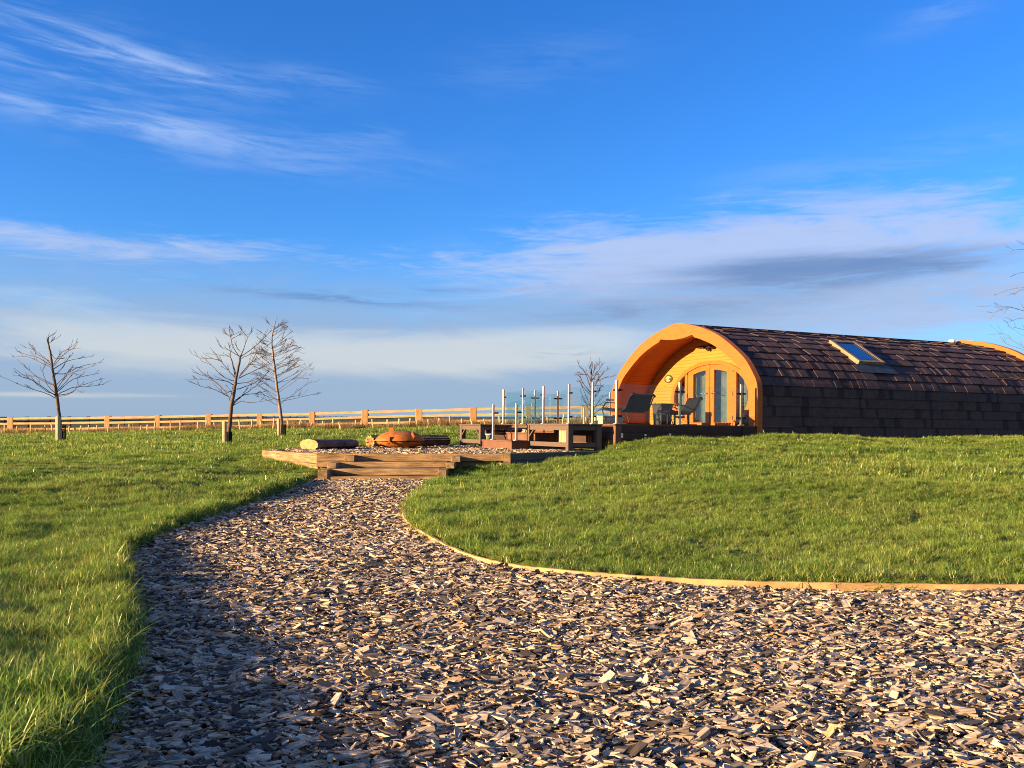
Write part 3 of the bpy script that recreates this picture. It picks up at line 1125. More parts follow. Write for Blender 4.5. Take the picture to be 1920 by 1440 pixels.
for px, z0, z1 in ((1166, -0.275, -0.18), (1166, -0.46, -0.41), (1210, -0.235, -0.20), (1210, -0.30, -0.26), (1256, -0.235, -0.18), (1256, -0.29, -0.25), (1256, -0.46, -0.42)):
    r_ = (px - 960) / F
    uu = (r_ * 18 - 2.06) / (0.907 - r_ * 0.421)
    MB().box((uu - 0.022, -0.014, z0), (uu + 0.022, -0.001, z1)).build('white_strip', M_white, deck)  # small white strips set on the side fascia


# ------------------------------------------------------------------ glass balustrades
PH = 0.865


def post_at(parent, u, v, base=0.0, h=PH, clamps=(), r=0.030):
    p = MB()
    p.tube([(u, v, base), (u, v, base + h)], r, 14)
    p.lathe([(0.075, 0.0), (0.075, 0.012), (0.045, 0.022)], (u, v, base), 16)
    p.tube([(u, v, base + h), (u, v, base + h + 0.008)], r * 1.08, 14)
    o = p.build('post', M_steel, parent, True)
    for (cu, cv, zz) in clamps:
        c = MB()
        d = Vector((cu, cv, 0)).normalized()
        c.beam(Vector((u, v, base + zz)) + d * r * 0.8, Vector((u, v, base + zz)) + d * (r + 0.085), 0.05, 0.035)
        c.build('clamp', M_clamp, o)
    return o


def panel(parent, a, b, z0, z1, z0b=None, z1b=None, gap=0.06):
    """glass between two (u, v) points; heights at each end"""
    z0b = z0 if z0b is None else z0b
    z1b = z1 if z1b is None else z1b
    A = Vector((*a, 0)); B = Vector((*b, 0))
    d = (B - A); L = d.length; d.normalize()
    nrm = Vector((-d.y, d.x, 0)) * 0.005
    A = A + d * gap; B = B - d * gap
    g = MB()
    vs = []
    for off in (-1, 1):
        vs += [A + nrm * off + Vector((0, 0, z0)), B + nrm * off + Vector((0, 0, z0b)), B + nrm * off + Vector((0, 0, z1b)), A + nrm * off + Vector((0, 0, z1))]
    g.add(vs, [(0, 1, 2, 3), (4, 7, 6, 5), (0, 4, 5, 1), (1, 5, 6, 2), (2, 6, 7, 3), (3, 7, 4, 0)])
    g.build('glass_panel', M_glass, parent)


bal = thing('glass_balustrade', 'glass balustrade round the near deck corner beside the black lounge chair', 'balustrade', PM)
CL = (0.16, 0.68)
for u, v, dirs in ((0.06, 2.06, [(0, -1)]), (0.06, 1.02, [(0, -1), (0, 1)]), (0.06, 0.07, [(0, 1), (1, 0)]), (1.575, 0.07, [(1, 0), (-1, 0)]), (3.157, 0.07, [(1, 0), (-1, 0)])):
    post_at(bal, u, v, clamps=[(a, b, z) for a, b in dirs for z in CL])
panel(bal, (0.06, 2.06), (0.06, 1.02), 0.07, 0.80)
panel(bal, (0.06, 1.02), (0.06, 0.07), 0.07, 0.80)
panel(bal, (0.06, 0.07), (1.575, 0.07), 0.07, 0.80)
panel(bal, (1.575, 0.07), (3.157, 0.07), 0.07, 0.80)
panel(bal, (3.157, 0.07), (3.44, 0.07), 0.07, 0.80)
bal2 = thing('glass_balustrade', 'glass balustrade on the deck edge left of the steps, three steel posts', 'balustrade', PM)
for u, v, dirs in ((0.06, 5.54, [(0, -1)]), (0.06, 4.4, [(0, -1), (0, 1)]), (0.06, 3.3, [(0, 1)])):
    post_at(bal2, u, v, clamps=[(a, b, z) for a, b in dirs for z in CL])
panel(bal2, (0.06, 5.54), (0.06, 4.4), 0.07, 0.80)
panel(bal2, (0.06, 4.4), (0.06, 3.3), 0.07, 0.80)
bal3 = thing('glass_balustrade', 'glass balustrade along the far side of the deck, seen behind the front panels', 'balustrade', PM)
for u, dirs in ((0.95, [(1, 0), (-1, 0)]), (1.62, [(1, 0), (-1, 0)]), (3.2, [(1, 0), (-1, 0)])):
    post_at(bal3, u, 5.54, clamps=[(a, b, z) for a, b in dirs for z in CL], r=0.028)
panel(bal3, (0.10, 5.54), (0.95, 5.54), 0.07, 0.80)
panel(bal3, (0.95, 5.54), (1.62, 5.54), 0.07, 0.80)
panel(bal3, (1.62, 5.54), (3.2, 5.54), 0.07, 0.80)
panel(bal3, (3.2, 5.54), (3.50, 5.54), 0.07, 0.80)
for nm, v in (('right', 1.98), ('left', 3.2)):
    st = thing('stair_balustrade', 'sloping glass stair rail on the ' + ('near' if nm == 'right' else 'far') + ' side of the brown box steps', 'stair rail', PM)
    post_at(st, -1.25, v, base=-0.365, h=0.775, clamps=[(1, 0, 0.2), (1, 0, 0.6)])
    panel(st, (-1.25, v), (0.02, v), -0.26, 0.33, 0.06, 0.76, gap=0.045)

# ------------------------------------------------------------------ deck furniture
def pod_m(u, v, w=0.0, rz=0.0):
    return PM @ Matrix.Translation((u, v, w)) @ Matrix.Rotation(rz, 4, 'Z')


def lounge_chair(label, M, high=0.62):
    """low cantilever lounge chair; faces local -x, sits on z = 0"""
    t = thing('lounge_chair', label, 'chair', M, 'black lounge chairs on the deck')
    sx = [(-0.36, 0.30), (-0.30, 0.325), (-0.1, 0.285), (0.1, 0.265), (0.2, 0.285), (0.27, 0.34), (0.33, 0.46), (0.385, 0.58), (0.43, high), (0.46, high - 0.01)]
    W = 0.36
    prof = smooth_line(sx, 4)
    split = 22
    for nm, seg in (('seat', prof[:split]), ('backrest', prof[split - 1:])):
        mb = MB()
        k = len(seg)
        nW = 15
        vs = []
        for j in range(nW * 2 + 1):
            yy = -W + 2 * W * j / (nW * 2)
            rib = 0.012 if j % 2 else 0.0
            edge = 0.02 * (abs(yy) / W) ** 3
            for x, z in seg:
                vs.append((x - edge, yy, z + rib + edge))
        m_ = len(vs)
        for j in range(nW * 2 + 1):
            yy = -W + 2 * W * j / (nW * 2)
            edge = 0.02 * (abs(yy) / W) ** 3
            for x, z in seg:
                vs.append((x - edge + 0.016, yy, z + edge - 0.02))
        fs = []
        for j in range(nW * 2):
            for i in range(k - 1):
                a = j * k + i
                fs.append((a, a + 1, a + k + 1, a + k))
                fs.append((m_ + a, m_ + a + k, m_ + a + k + 1, m_ + a + 1))
        for j in range(nW * 2):
            a = j * k
            fs.append((a, a + k, m_ + a + k, m_ + a))
            fs.append((a + k - 1, m_ + a + k - 1, m_ + a + 2 * k - 1, a + 2 * k - 1))
        for i in range(k - 1):
            fs.append((i, m_ + i, m_ + i + 1, i + 1))
            a = nW * 2 * k + i
            fs.append((a, a + 1, m_ + a + 1, m_ + a))
        mb.add(vs, fs)
        mb.build(nm, M_blackcloth, t)
    for s in (-1, 1):
        y = s * (W + 0.02)
        f = MB()
        f.tube([(0.44, y, high - 0.02), (0.38, y, 0.56), (0.27, y, 0.33), (0.12, y, 0.255), (-0.12, y, 0.275), (-0.33, y, 0.315)], 0.014, 8)
        f.tube([(0.27, y, 0.33), (0.0, y, 0.44), (-0.28, y, 0.45), (-0.36, y, 0.30), (-0.26, y, 0.02), (0.0, y, 0.014), (0.30, y, 0.014)], 0.013, 8)
        f.build('side_frame', M_black, t, True)
    MB().tube([(0.30, -W - 0.02, 0.014), (0.30, W + 0.02, 0.014)], 0.013, 8).build('cross_bar', M_black, t, True)
    MB().tube([(0.43, -W - 0.02, high - 0.015), (0.43, W + 0.02, high - 0.015)], 0.014, 8).build('cross_bar', M_black, t, True)
    return t


lounge_chair('black ribbed lounge chair in the near deck corner, its back to the camera', pod_m(0.72, 0.72, 0.0, R(-72)), 0.61)
lounge_chair('black lounge chair in front of the left door leaf, seen from its side', pod_m(2.72, 1.75, 0.0, R(-14)), 0.62)

# dark low table between them
tb = thing('side_table', 'low black slatted table by the wicker planter on the deck', 'table', pod_m(3.1, 2.55))
tt = MB()
for k in range(6):
    tt.box((-0.33, -0.32 + k * 0.108, 0.255), (0.33, -0.32 + k * 0.108 + 0.098, 0.28))
tt.build('table_top', M_black, tb)
for sx in (-1, 1):
    for sy in (-1, 1):
        MB().box((sx * 0.29 - 0.02, sy * 0.28 - 0.02, 0.0), (sx * 0.29 + 0.02, sy * 0.28 + 0.02, 0.2545)).build('leg', M_black, tb)
wk = thing('wicker_planter', 'tall charcoal wicker planter box behind the low black table', 'planter', pod_m(3.3, 3.22))
wb = MB()
wb.add([(-0.14, -0.17, 0), (0.14, -0.17, 0), (0.14, 0.17, 0), (-0.14, 0.17, 0), (-0.17, -0.2, 0.52), (0.17, -0.2, 0.52), (0.17, 0.2, 0.52), (-0.17, 0.2, 0.52)],
       [(0, 3, 2, 1), (0, 1, 5, 4), (1, 2, 6, 5), (2, 3, 7, 6), (3, 0, 4, 7)])
wb.build('body', M_wicker, wk)
rim = MB()
for a, b in (((-0.18, -0.21), (0.18, -0.21)), ((0.18, -0.21), (0.18, 0.21)), ((0.18, 0.21), (-0.18, 0.21)), ((-0.18, 0.21), (-0.18, -0.21))):
    rim.tube([(*a, 0.52), (*b, 0.52)], 0.018, 8)
rim.build('rim', M_wicker, wk)
MB().box((-0.165, -0.195, 0.46), (0.165, 0.195, 0.48)).build('soil', M_soil, wk)
bx = thing('storage_box', 'low beige storage box behind the near lounge chair', 'box', pod_m(0.95, 1.9, 0.0, 0.1))
MB().box((-0.28, -0.2, 0), (0.28, 0.2, 0.155)).build('body', M_beige, bx, bevel=0.01)
MB().box((-0.295, -0.215, 0.156), (0.295, 0.215, 0.19)).build('lid', M_beige, bx, bevel=0.01)


# ------------------------------------------------------------------ tables beside the deck
def frame_table(label, M, L, D, H, panel_=False):
    """long side along local y from 0 to L, front face at x = 0, depth D towards +x"""
    t = thing('timber_table', label, 'table', M, 'open timber tables below the deck')
    w = 0.11
    for x in (0, D - w):
        for y in (0, L - w):
            MB().box((x, y, 0), (x + w, y + w, H - 0.026), jit=0.002).build('leg', M_table, t)
    tp = MB()
    n_ = 6
    for k in range(n_):
        x0 = -0.02 + (D + 0.04) * k / n_
        tp.box((x0, -0.03, H - 0.025), (x0 + (D + 0.04) / n_ - 0.006, L + 0.03, H))
    tp.build('table_top', M_table, t)
    ap = MB()
    ap.box((0.015, w, H - 0.125), (0.055, L - w, H - 0.027)); ap.box((D - 0.055, w, H - 0.125), (D - 0.015, L - w, H - 0.027))
    ap.box((w, 0.015, H - 0.125), (D - w, 0.055, H - 0.027)); ap.box((w, L - 0.055, H - 0.125), (D - w, L - 0.015, H - 0.027))
    ap.build('apron', M_table, t)
    st = MB()
    st.box((0.02, w, 0.07), (0.07, L - w, 0.16)); st.box((D - 0.07, w, 0.07), (D - 0.02, L - w, 0.16))
    st.box((w, 0.02, 0.07), (D - w, 0.07, 0.16)); st.box((w, L - 0.07, 0.07), (D - w, L - 0.02, 0.16))
    st.build('stretcher', M_table, t)
    for y0, y1 in ((w, w + 0.2), (L - w, L - w - 0.2)):
        if panel_ and y0 < L / 2:
            continue
        b = MB(); b.beam((0.03, y0, H - 0.26), (0.03, y1, H - 0.115), 0.03, 0.05, up=(1, 0, 0)); b.build('brace', M_table, t)
    bp_ = MB()
    bp_.box((D - 0.085, L * 0.12, 0.165), (D - 0.072, L * 0.62, H - 0.128))
    bp_.build('shade_panel', M_deck_shaded, t)  # dark sheet added to stand for the shade inside the table
    if panel_:
        p = MB()
        for k in range(4):
            p.box((0.06, w + 0.10 * k + 0.002, 0.162), (0.08, w + 0.10 * k + 0.098, H - 0.128))
        p.build('side_panel', M_panel, t)
    return t


frame_table('grey brown open framed timber table against the deck corner', pod_m(-1.0, 0.12, -0.535), 1.86, 0.75, 0.53, True)
frame_table('dark timber table behind the brown box steps with a bucket beneath', pod_m(-1.20, 4.05, -0.535), 1.3, 0.8, 0.515)
bk = thing('bucket', 'green bucket with pale rim under the far timber table', 'bucket')
bp = at(917, 795, 21.3); bk.location = (bp.x, 21.3, TERR_Z)
MB().lathe([(0.085, 0.0), (0.1, 0.15), (0.112, 0.285), (0.1, 0.285), (0.09, 0.02)], (0, 0, 0), 24).build('body', M_bucket, bk, True)
MB().lathe([(0.111, 0.285), (0.122, 0.285), (0.122, 0.31), (0.108, 0.31), (0.104, 0.286)], (0, 0, 0), 24).build('rim', M_white, bk, True)
hnd = MB(); hnd.tube([(-0.118, 0, 0.29), (-0.1, -0.05, 0.24), (0, -0.115, 0.2), (0.1, -0.05, 0.24), (0.118, 0, 0.29)], 0.005, 6); hnd.build('handle', M_steel, bk)
for i, (px, rz) in enumerate(((947, 0.4), (955, -0.5))):
    k = MB()
    k.add([(-0.05, -0.06, 0), (0.06, -0.05, 0), (0.05, 0.07, 0), (-0.06, 0.05, 0), (-0.01, -0.05, 0.075), (0.035, 0.0, 0.06), (0.0, 0.06, 0.07), (-0.05, 0.0, 0.045)],
          [(0, 3, 2, 1), (0, 1, 5, 4), (1, 2, 6, 5), (2, 3, 7, 6), (3, 0, 4, 7), (4, 5, 6, 7)])
    o = k.build('wood_block', M_stake)
    o.matrix_world = pod_m(-0.55, 3.05 - i * 0.22, -0.195, rz)
    tag(o, 'small pale wood block on the upper box step, ' + ('left' if i == 0 else 'right') + ' of the two', 'wood block', 'pale blocks on the step')

# ------------------------------------------------------------------ fire pit and logs
fp = thing('fire_pit', 'rusty lens shaped steel fire pit with lid in front of the split log', 'fire pit')
c_ = at(750, 795, 20.5); fp.location = (c_.x, 20.5, TERR_Z - 0.01)
lowp = [(0.12, 0.0), (0.3, 0.012), (0.44, 0.06), (0.515, 0.125), (0.53, 0.158), (0.48, 0.160)]
MB().lathe(lowp, (0, 0, 0), 48).build('bowl', M_rust, fp, True)
lid = [(0.46, 0.172), (0.562, 0.174), (0.56, 0.195), (0.535, 0.225), (0.48, 0.285), (0.40, 0.335), (0.28, 0.372), (0.15, 0.392), (0.02, 0.398)]
M_l = MB().lathe(lid, (0, 0, 0), 48)
lo_ = M_l.build('lid', M_rust, fp, True)
hb = MB()
hb.box((-0.24, -0.1, 0.36), (-0.13, -0.05, 0.465)); hb.box((-0.24, 0.0, 0.36), (-0.13, 0.05, 0.465)); hb.box((-0.24, -0.05, 0.43), (-0.13, 0.0, 0.464))
hb.build('handle', M_rust, lo_)
hb = MB()
hb.beam((-0.17, -0.575, 0.125), (-0.17, -0.505, 0.275), 0.06, 0.03, up=(1, 0, 0))
hb.build('handle', M_rust, lo_)
hb = MB()
hb.beam((0.37, -0.43, 0.235), (0.31, -0.335, 0.345), 0.06, 0.035, up=(1, 0, 0))
hb.build('handle', M_rust, lo_)


def log_(label, px, d, L, ang, rw, rh, rough=0.0, seed=1):
    """lying log: near end centred at px; axis turned ang degrees right of straight ahead; oval section"""
    g = random.Random(seed)
    c = at(px, HZ, d)
    M = Matrix.Translation((c.x, d, TERR_Z - 0.012)) @ Matrix.Rotation(R(-ang), 4, 'Z')
    t = thing('log', label, 'log', M, 'logs lying on the chip terrace')
    n = 28
    prof = [1 + g.uniform(-0.05, 0.05) * (1 + rough * 3) for _ in range(n)]
    rings = 12
    vs = []
    for i in range(rings + 1):
        yy = L * i / rings
        k = 1 - 0.10 * i / rings
        for j in range(n):
            a = 2 * math.pi * j / n
            q = prof[j] * k * (1 + g.uniform(-0.02, 0.02))
            zz = rh + math.sin(a) * rh * q
            vs.append((math.cos(a) * rw * q, yy, max(zz, 0.0)))
    fs = [(i * n + j, i * n + (j + 1) % n, (i + 1) * n + (j + 1) % n, (i + 1) * n + j) for i in range(rings) for j in range(n)]
    b = MB().add(vs, fs).build('bark', M_bark, t, True)
    for nm, i, off in (('cut_end', 0, 0.0), ('cut_end', rings, 0.0)):
        e = MB()
        base = vs[i * n:(i + 1) * n]
        cc = Vector((0, base[0][1], rh))
        ev = [cc + Vector((0, g.uniform(-0.03, 0.03) * rough, 0))]
        for kx in (0.35, 0.7, 1.0):
            for p in base:
                q = cc + (Vector(p) - cc) * kx
                q.y += g.uniform(-0.06, 0.06) * rough * (1 if kx < 1 else 0)
                ev.append(q)
        ef = [(0, 1 + j, 1 + (j + 1) % n) for j in range(n)]
        for kx in range(2):
            ef += [(1 + kx * n + j, 1 + (kx + 1) * n + j, 1 + (kx + 1) * n + (j + 1) % n, 1 + kx * n + (j + 1) % n) for j in range(n)]
        e.add(ev, ef).build(nm, M_logend, t)
    return t


log_('short round log with clean cut end at the left of the terrace', 579, 19.0, 1.25, 34, 0.27, 0.118, 0.0, 3)
log_('rough split log lying behind the rusty fire pit', 693, 21.4, 2.0, 60, 0.30, 0.135, 1.0, 8)

# ------------------------------------------------------------------ sleepers
ZT = TERR_Z


def sleeper(parent, a, b, z0, z1, th=0.2, m=None, name='sleeper', side=1):
    """beam from a to b in plan with its outer face on the line and its thickness on one side"""
    a = Vector((a[0], a[1], 0)); b = Vector((b[0], b[1], 0))
    x = (b - a); L = x.length; x.normalize()
    y = Vector((-x.y, x.x, 0)) * side
    M = Matrix(((x.x, y.x, 0, a.x), (x.y, y.y, 0, a.y), (0, 0, 1, 0), (0, 0, 0, 1)))
    mb = MB()
    nn = max(2, int(L / 0.25))
    vs = []
    for i in range(nn + 1):
        q = L * i / nn
        for (yy, zz) in ((0, z0), (th, z0), (th, z1), (0, z1)):
            vs.append(M @ Vector((q, yy + random.uniform(-.004, .004), zz + random.uniform(-.004, .004))))
    fs = []
    for i in range(nn):
        for k in range(4):
            k2 = (k + 1) % 4
            fs.append((i * 4 + k, i * 4 + k2, (i + 1) * 4 + k2, (i + 1) * 4 + k))
    fs += [(0, 3, 2, 1), (nn * 4, nn * 4 + 1, nn * 4 + 2, nn * 4 + 3)]
    mb.add(vs, fs)
    # the object carries the beam's own axes, so that the grain runs along it
    Mi = M.inverted()
    mb.v = [tuple(Mi @ Vector(v)) for v in mb.v]
    o = mb.build(name, m or M_sleeper, parent, bevel=0.007)
    o.matrix_local = M
    return o


def pxy(px, d):
    return ((px - 960) / F * d, d)


sw = thing('sleeper_wall', 'low retaining wall of weathered timber sleepers round the chip terrace', 'retaining wall')
P1, P2 = pxy(491, 18.7), pxy(595, 16.4)
LV = [E - 0.54, E - 0.669, E - 0.773, E - 0.882, E - 1.03]
sleeper(sw, P1, P2, LV[1] - 0.05, LV[0], 0.2, side=1)
sleeper(sw, P1, P2, LV[3], LV[1] - 0.053, 0.2, side=1)
FW0, FW1 = pxy(596, 16.42), pxy(944, 16.42)
sleeper(sw, pxy(593, 16.345), (FW1[0], 16.345), LV[1], LV[0] + 0.003, 0.2, side=1)
sleeper(sw, pxy(593, 16.35), pxy(640, 16.35), LV[2], LV[1] - 0.004, 0.2, side=1)
sleeper(sw, pxy(835, 16.42), FW1, LV[2], LV[1] - 0.004, 0.2, side=1)
sleeper(sw, FW0, FW1, LV[4], LV[2] - 0.004, 0.2, side=1)
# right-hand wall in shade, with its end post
Q1, Q2 = (FW1[0] + 0.015, 16.36), (1.72, 17.85)
MB().box((FW1[0] + 0.004, 16.30, LV[4]), (FW1[0] + 0.135, 16.5, LV[0] + 0.014), jit=0.004).build('end_post', M_sleeper_end, sw, bevel=0.008)
qs = (Q1[0] + 0.125, Q1[1] + 0.05)
sleeper(sw, qs, Q2, LV[1], LV[0] + 0.008, 0.16, M_sleeper_shaded, side=1)
sleeper(sw, qs, Q2, LV[4], LV[1] - 0.004, 0.16, M_sleeper_shaded, side=1)

ss = thing('sleeper_steps', 'two garden steps of timber sleepers up to the chip terrace', 'steps')
sleeper(ss, pxy(629, 16.02), pxy(838, 16.02), LV[2] + 0.003, LV[1] - 0.002, 0.32, name='riser')
sleeper(ss, pxy(612, 15.62), pxy(824, 15.62), LV[3] + 0.003, LV[2] + 0.001, 0.39, name='riser')
sleeper(ss, pxy(610, 15.30), pxy(826, 15.30), LV[4] - 0.02, LV[3] - 0.004, 0.31, name='riser')
for pxs, d0, z0, z1 in (((646, 664), 16.08, LV[1] + 0.0, LV[0] - 0.02), ((614, 630), 15.70, LV[2] + 0.002, LV[1] - 0.004), ((596, 614), 15.28, LV[4] - 0.02, LV[2] - 0.004),
                        ((846, 863), 16.08, LV[1] - 0.004, LV[0] - 0.035), ((836, 852), 15.70, LV[2] - 0.0, LV[1] - 0.008), ((821, 837), 15.24, LV[4] - 0.03, LV[2] - 0.004)):
    x0 = (pxs[0] - 960) / F * d0; x1 = (pxs[1] - 960) / F * d0
    MB().box((x0, d0, z0), (x1, 16.415, z1), jit=0.004).build('stringer', M_sleeper_end, ss, bevel=0.008)

# edging board along the right side of the path
edg = MB()
prev = None
line = RIGHT_S[16:-2]
vs = []; fs = []
for i, (x, y) in enumerate(line):
    a = line[max(i - 1, 0)]; b = line[min(i + 1, len(line) - 1)]
    tx, ty = b[0] - a[0], b[1] - a[1]
    L = math.hypot(tx, ty)
    nx, ny = -ty / L, tx / L
    z = float(path_z(y))
    top = z + 0.054 + (random.uniform(-0.003, 0.003))
    for k, (o_, zz) in enumerate(((0.0, z - 0.08), (0.0, top), (0.028, top), (0.028, z - 0.08))):
        vs.append((x + nx * (o_ + 0.0), y + ny * (o_ + 0.0), zz))
    if i:
        for k in range(4):
            fs.append(((i - 1) * 4 + k, (i - 1) * 4 + (k + 1) % 4, i * 4 + (k + 1) % 4, i * 4 + k))
edg.add(vs, fs)
eo = edg.build('path_edging', M_edging)
tag(eo, 'thin pale timber edging board between the chip path and the right lawn', 'edging')

# ------------------------------------------------------------------ fence
FP = [(-340, 56.0), (-245, 55.2), (-156, 54.4), (-68, 53.6), (21.7, 53.0), (112, 52.2), (203, 51.5), (297, 50.8), (392, 50.1), (488, 49.4), (586, 48.8), (685, 48.2), (785.5, 47.6), (887.6, 47.0), (991, 46.4), (1096, 45.9), (1204, 45.4), (1314, 44.9), (1426, 44.4)]


def fence_base(px):
    return np.interp(px, [-600, 21, 392, 685, 888, 1100, 1426], [820, 815, 809, 804, 799.5, 797, 796])


def fence_top(px):
    return np.interp(px, [-600, 21, 203, 392, 586, 685, 888, 1100, 1426], [786, 782, 780, 777, 772.5, 769, 764, 759.5, 754])


fn = thing('post_and_rail_fence', 'pale new post and rail fence along the far edge of the lawn', 'fence')
tops = []
for px, d in FP:
    b = at(px, fence_base(px), d); tp_ = at(px, fence_top(px), d)
    zb = min(b.z, float(ground_z([b.x], [b.y])[0])) - 0.3
    m_ = MB()
    w = 0.33 / 2 * random.uniform(0.9, 1.08)
    m_.box((b.x - w, d - w, zb), (b.x + w, d + w, tp_.z + random.uniform(-0.02, 0.03)), jit=0.012)
    m_.build('post', M_fpost, fn, bevel=0.02)
    tops.append((b.x, d, tp_.z, b.z))
for i in range(len(tops) - 1):
    a, b = tops[i], tops[i + 1]
    ha = a[2] - a[3]; hb_ = b[2] - b[3]
    for fr, th in ((0.90, 0.12), (0.62, 0.11), (0.29, 0.11)):
        r = MB()
        za = a[3] + ha * fr + random.uniform(-.015, .015); zb = b[3] + hb_ * fr + random.uniform(-.015, .015)
        r.beam((a[0] + 0.05, a[1] - 0.10, za), (b[0] + 0.18, b[1] - 0.10, zb), 0.06, th)
        r.build('rail', M_fence, fn)

# second, darker fence beyond it, running away to the right
ff2 = thing('field_fence', 'dark distant field fence seen between the rails of the pale fence', 'fence')
N2 = 44
pts2 = []
for i in range(N2):
    t = i / (N2 - 1)
    p0 = Vector((-47.0, 72.0)); p1 = Vector((-27.0, 205.0))
    t2 = t
    p = p0 + (p1 - p0) * t2
    pts2.append(p)
for p in pts2:
    z = float(ground_z([p.x], [p.y])[0])
    MB().box((p.x - 0.13, p.y - 0.13, z - 0.3), (p.x + 0.13, p.y + 0.13, z + 1.15)).build('post', M_farfence, ff2)
for fr in (1.05, 0.7):
    r = MB()
    for i in range(0, N2 - 1):
        a, b = pts2[i], pts2[i + 1]
        r.beam((a.x, a.y, float(ground_z([a.x], [a.y])[0]) + fr), (b.x, b.y, float(ground_z([b.x], [b.y])[0]) + fr), 0.06, 0.10)
    r.build('rail', M_farfence, ff2)

# hedge canes in front of the fence: one mesh, many objects
cane_protos = []
for k in range(4):
    m_ = MB()
    h = 0.56
    bx_ = random.uniform(-0.05, 0.05)
    m_.tube([(0, 0, -0.1), (bx_, 0, h * 0.5), (bx_ * 0.2 + random.uniform(-0.04, 0.04), 0, h)], [0.05, 0.046, 0.042], 7)
    o = m_.build('hedge_cane', M_cane)
    cane_protos.append(o)
first = {}
npx = -30.0
i = 0
while npx < 1150:
    px = npx + random.uniform(-5, 5)
    d = np.interp(px, [p for p, _ in FP], [q for _, q in FP]) - random.uniform(0.9, 1.7)
    x = (px - 960) / F * d
    z = float(ground_z([x], [d])[0])
    k = i % 4
    o = cane_protos[k] if k not in first else cane_protos[k].copy()
    if k in first:
        COL.objects.link(o)
    first[k] = True
    o.location = (x, d, z)
    o.rotation_euler = (0, random.uniform(-0.16, 0.16), random.uniform(0, 6.28))
    s = random.uniform(0.8, 1.15)
    o.scale = (random.uniform(0.7, 1.1), random.uniform(0.7, 1.1), s)
    tag(o, 'short pale hedge cane in the dry grass along the fence', 'hedge cane', 'hedge canes along the fence')
    npx += random.uniform(15, 27)
    i += 1

# ------------------------------------------------------------------ trees
def grow(pts, r0, r1, mb, n=6):
    k = len(pts)
    mb.tube(pts, [r0 + (r1 - r0) * (i / (k - 1)) ** 0.8 for i in range(k)], n)


def curve3(a, c, b, n=7):
    a, c, b = Vector(a), Vector(c), Vector(b)
    return [a * (1 - t) ** 2 + c * 2 * t * (1 - t) + b * t * t for t in [i / n for i in range(n + 1)]]


def wob(pts, g, s):
    return [pts[0]] + [p + Vector((g.uniform(-s, s), g.uniform(-s, s), g.uniform(-s, s))) for p in pts[1:]]


def twigs(mb, pts, r, g, count, length, spread, lift=0.25, sub=1, rmin=0.006):
    for _ in range(count):
        t = g.uniform(0.25, 0.98)
        i = min(int(t * (len(pts) - 1)), len(pts) - 2)
        p = pts[i].lerp(pts[i + 1], t * (len(pts) - 1) - i)
        dr = (pts[i + 1] - pts[i]).normalized()
        q = dr + Vector((g.uniform(-1, 1), g.uniform(-1, 1), g.uniform(-0.6, 1) + lift)) * spread
        q.normalize()
        L = length * g.uniform(0.4, 1.1) * (1.15 - 0.5 * t)
        e = p + q * L
        c = p + q * L * 0.5 + Vector((g.uniform(-.1, .1), g.uniform(-.1, .1), g.uniform(-0.12, 0.08))) * L
        tp2 = curve3(p, c, e, 4)
        grow(tp2, r, rmin, mb, 4)
        if sub:
            twigs(mb, tp2, max(r * 0.7, rmin), g, sub, length * 0.5, spread, lift, 0, rmin)


def traced_tree(label, d, trunk, branches, mats, seed, tr=(0.075, 0.02), br=0.026, tw=5, twl=0.35, rmin=0.007):
    """trunk and boughs from photographed points at distance d; depth of the boughs is free"""
    g = random.Random(seed)
    b0 = at(*trunk[0], d)
    z = float(ground_z([b0.x], [b0.y])[0])
    t = thing('bare_tree', label, 'tree', Matrix.Translation((b0.x, d, min(b0.z, z) - 0.02)))
    off = t.matrix_world.translation
    tp2 = [at(px, py, d) - off for px, py in trunk]
    tm = MB()
    tp3 = []
    for i in range(len(tp2) - 1):
        for k in range(4):
            tp3.append(tp2[i].lerp(tp2[i + 1], k / 4))
    tp3.append(tp2[-1])
    tp3 = wob(tp3, g, 0.008)
    tp3[0].z -= 0.06
    grow(tp3, tr[0], tr[1], tm, 10)
    tm.build('trunk', mats[0], t, True)
    cm = MB()
    for pl in branches:
        k = len(pl)
        depth = g.uniform(-1, 1)
        L = math.dist(pl[0], pl[-1]) / F * d
        pts = []
        for i, (px, py) in enumerate(pl):
            q = at(px, py, d + depth * L * 0.7 * (i / (k - 1))) - off
            pts.append(q)
        fine = []
        for i in range(k - 1):
            p0, p1, p2, p3 = pts[max(i - 1, 0)], pts[i], pts[i + 1], pts[min(i + 2, k - 1)]
            for s in range(6):
                u = s / 6
                fine.append(0.5 * ((2 * p1) + (p2 - p0) * u + (2 * p0 - 5 * p1 + 4 * p2 - p3) * u * u + (3 * p1 - p0 - 3 * p2 + p3) * u ** 3))
        fine.append(pts[-1])
        fine = wob(fine, g, 0.007)
        grow(fine, br * (0.6 + 0.5 * min(1, L / 1.6)), rmin, cm, 5)
        twigs(cm, fine, rmin * 1.35, g, tw, twl, 0.5, 0.4, 1, rmin)
    cm.build('crown', mats[1], t)
    return t, tp3, off


def z4(x, y): return (x / 3.0, 590 + y / 3.0)
def z6b(x, y): return (340 + x / 5.333, 580 + y / 5.333)
def z8(x, y): return (900 + x / 6.857, 660 + y / 6.857)
def z7(x, y): return (1700 + x / 4.8, 420 + y / 4.8)


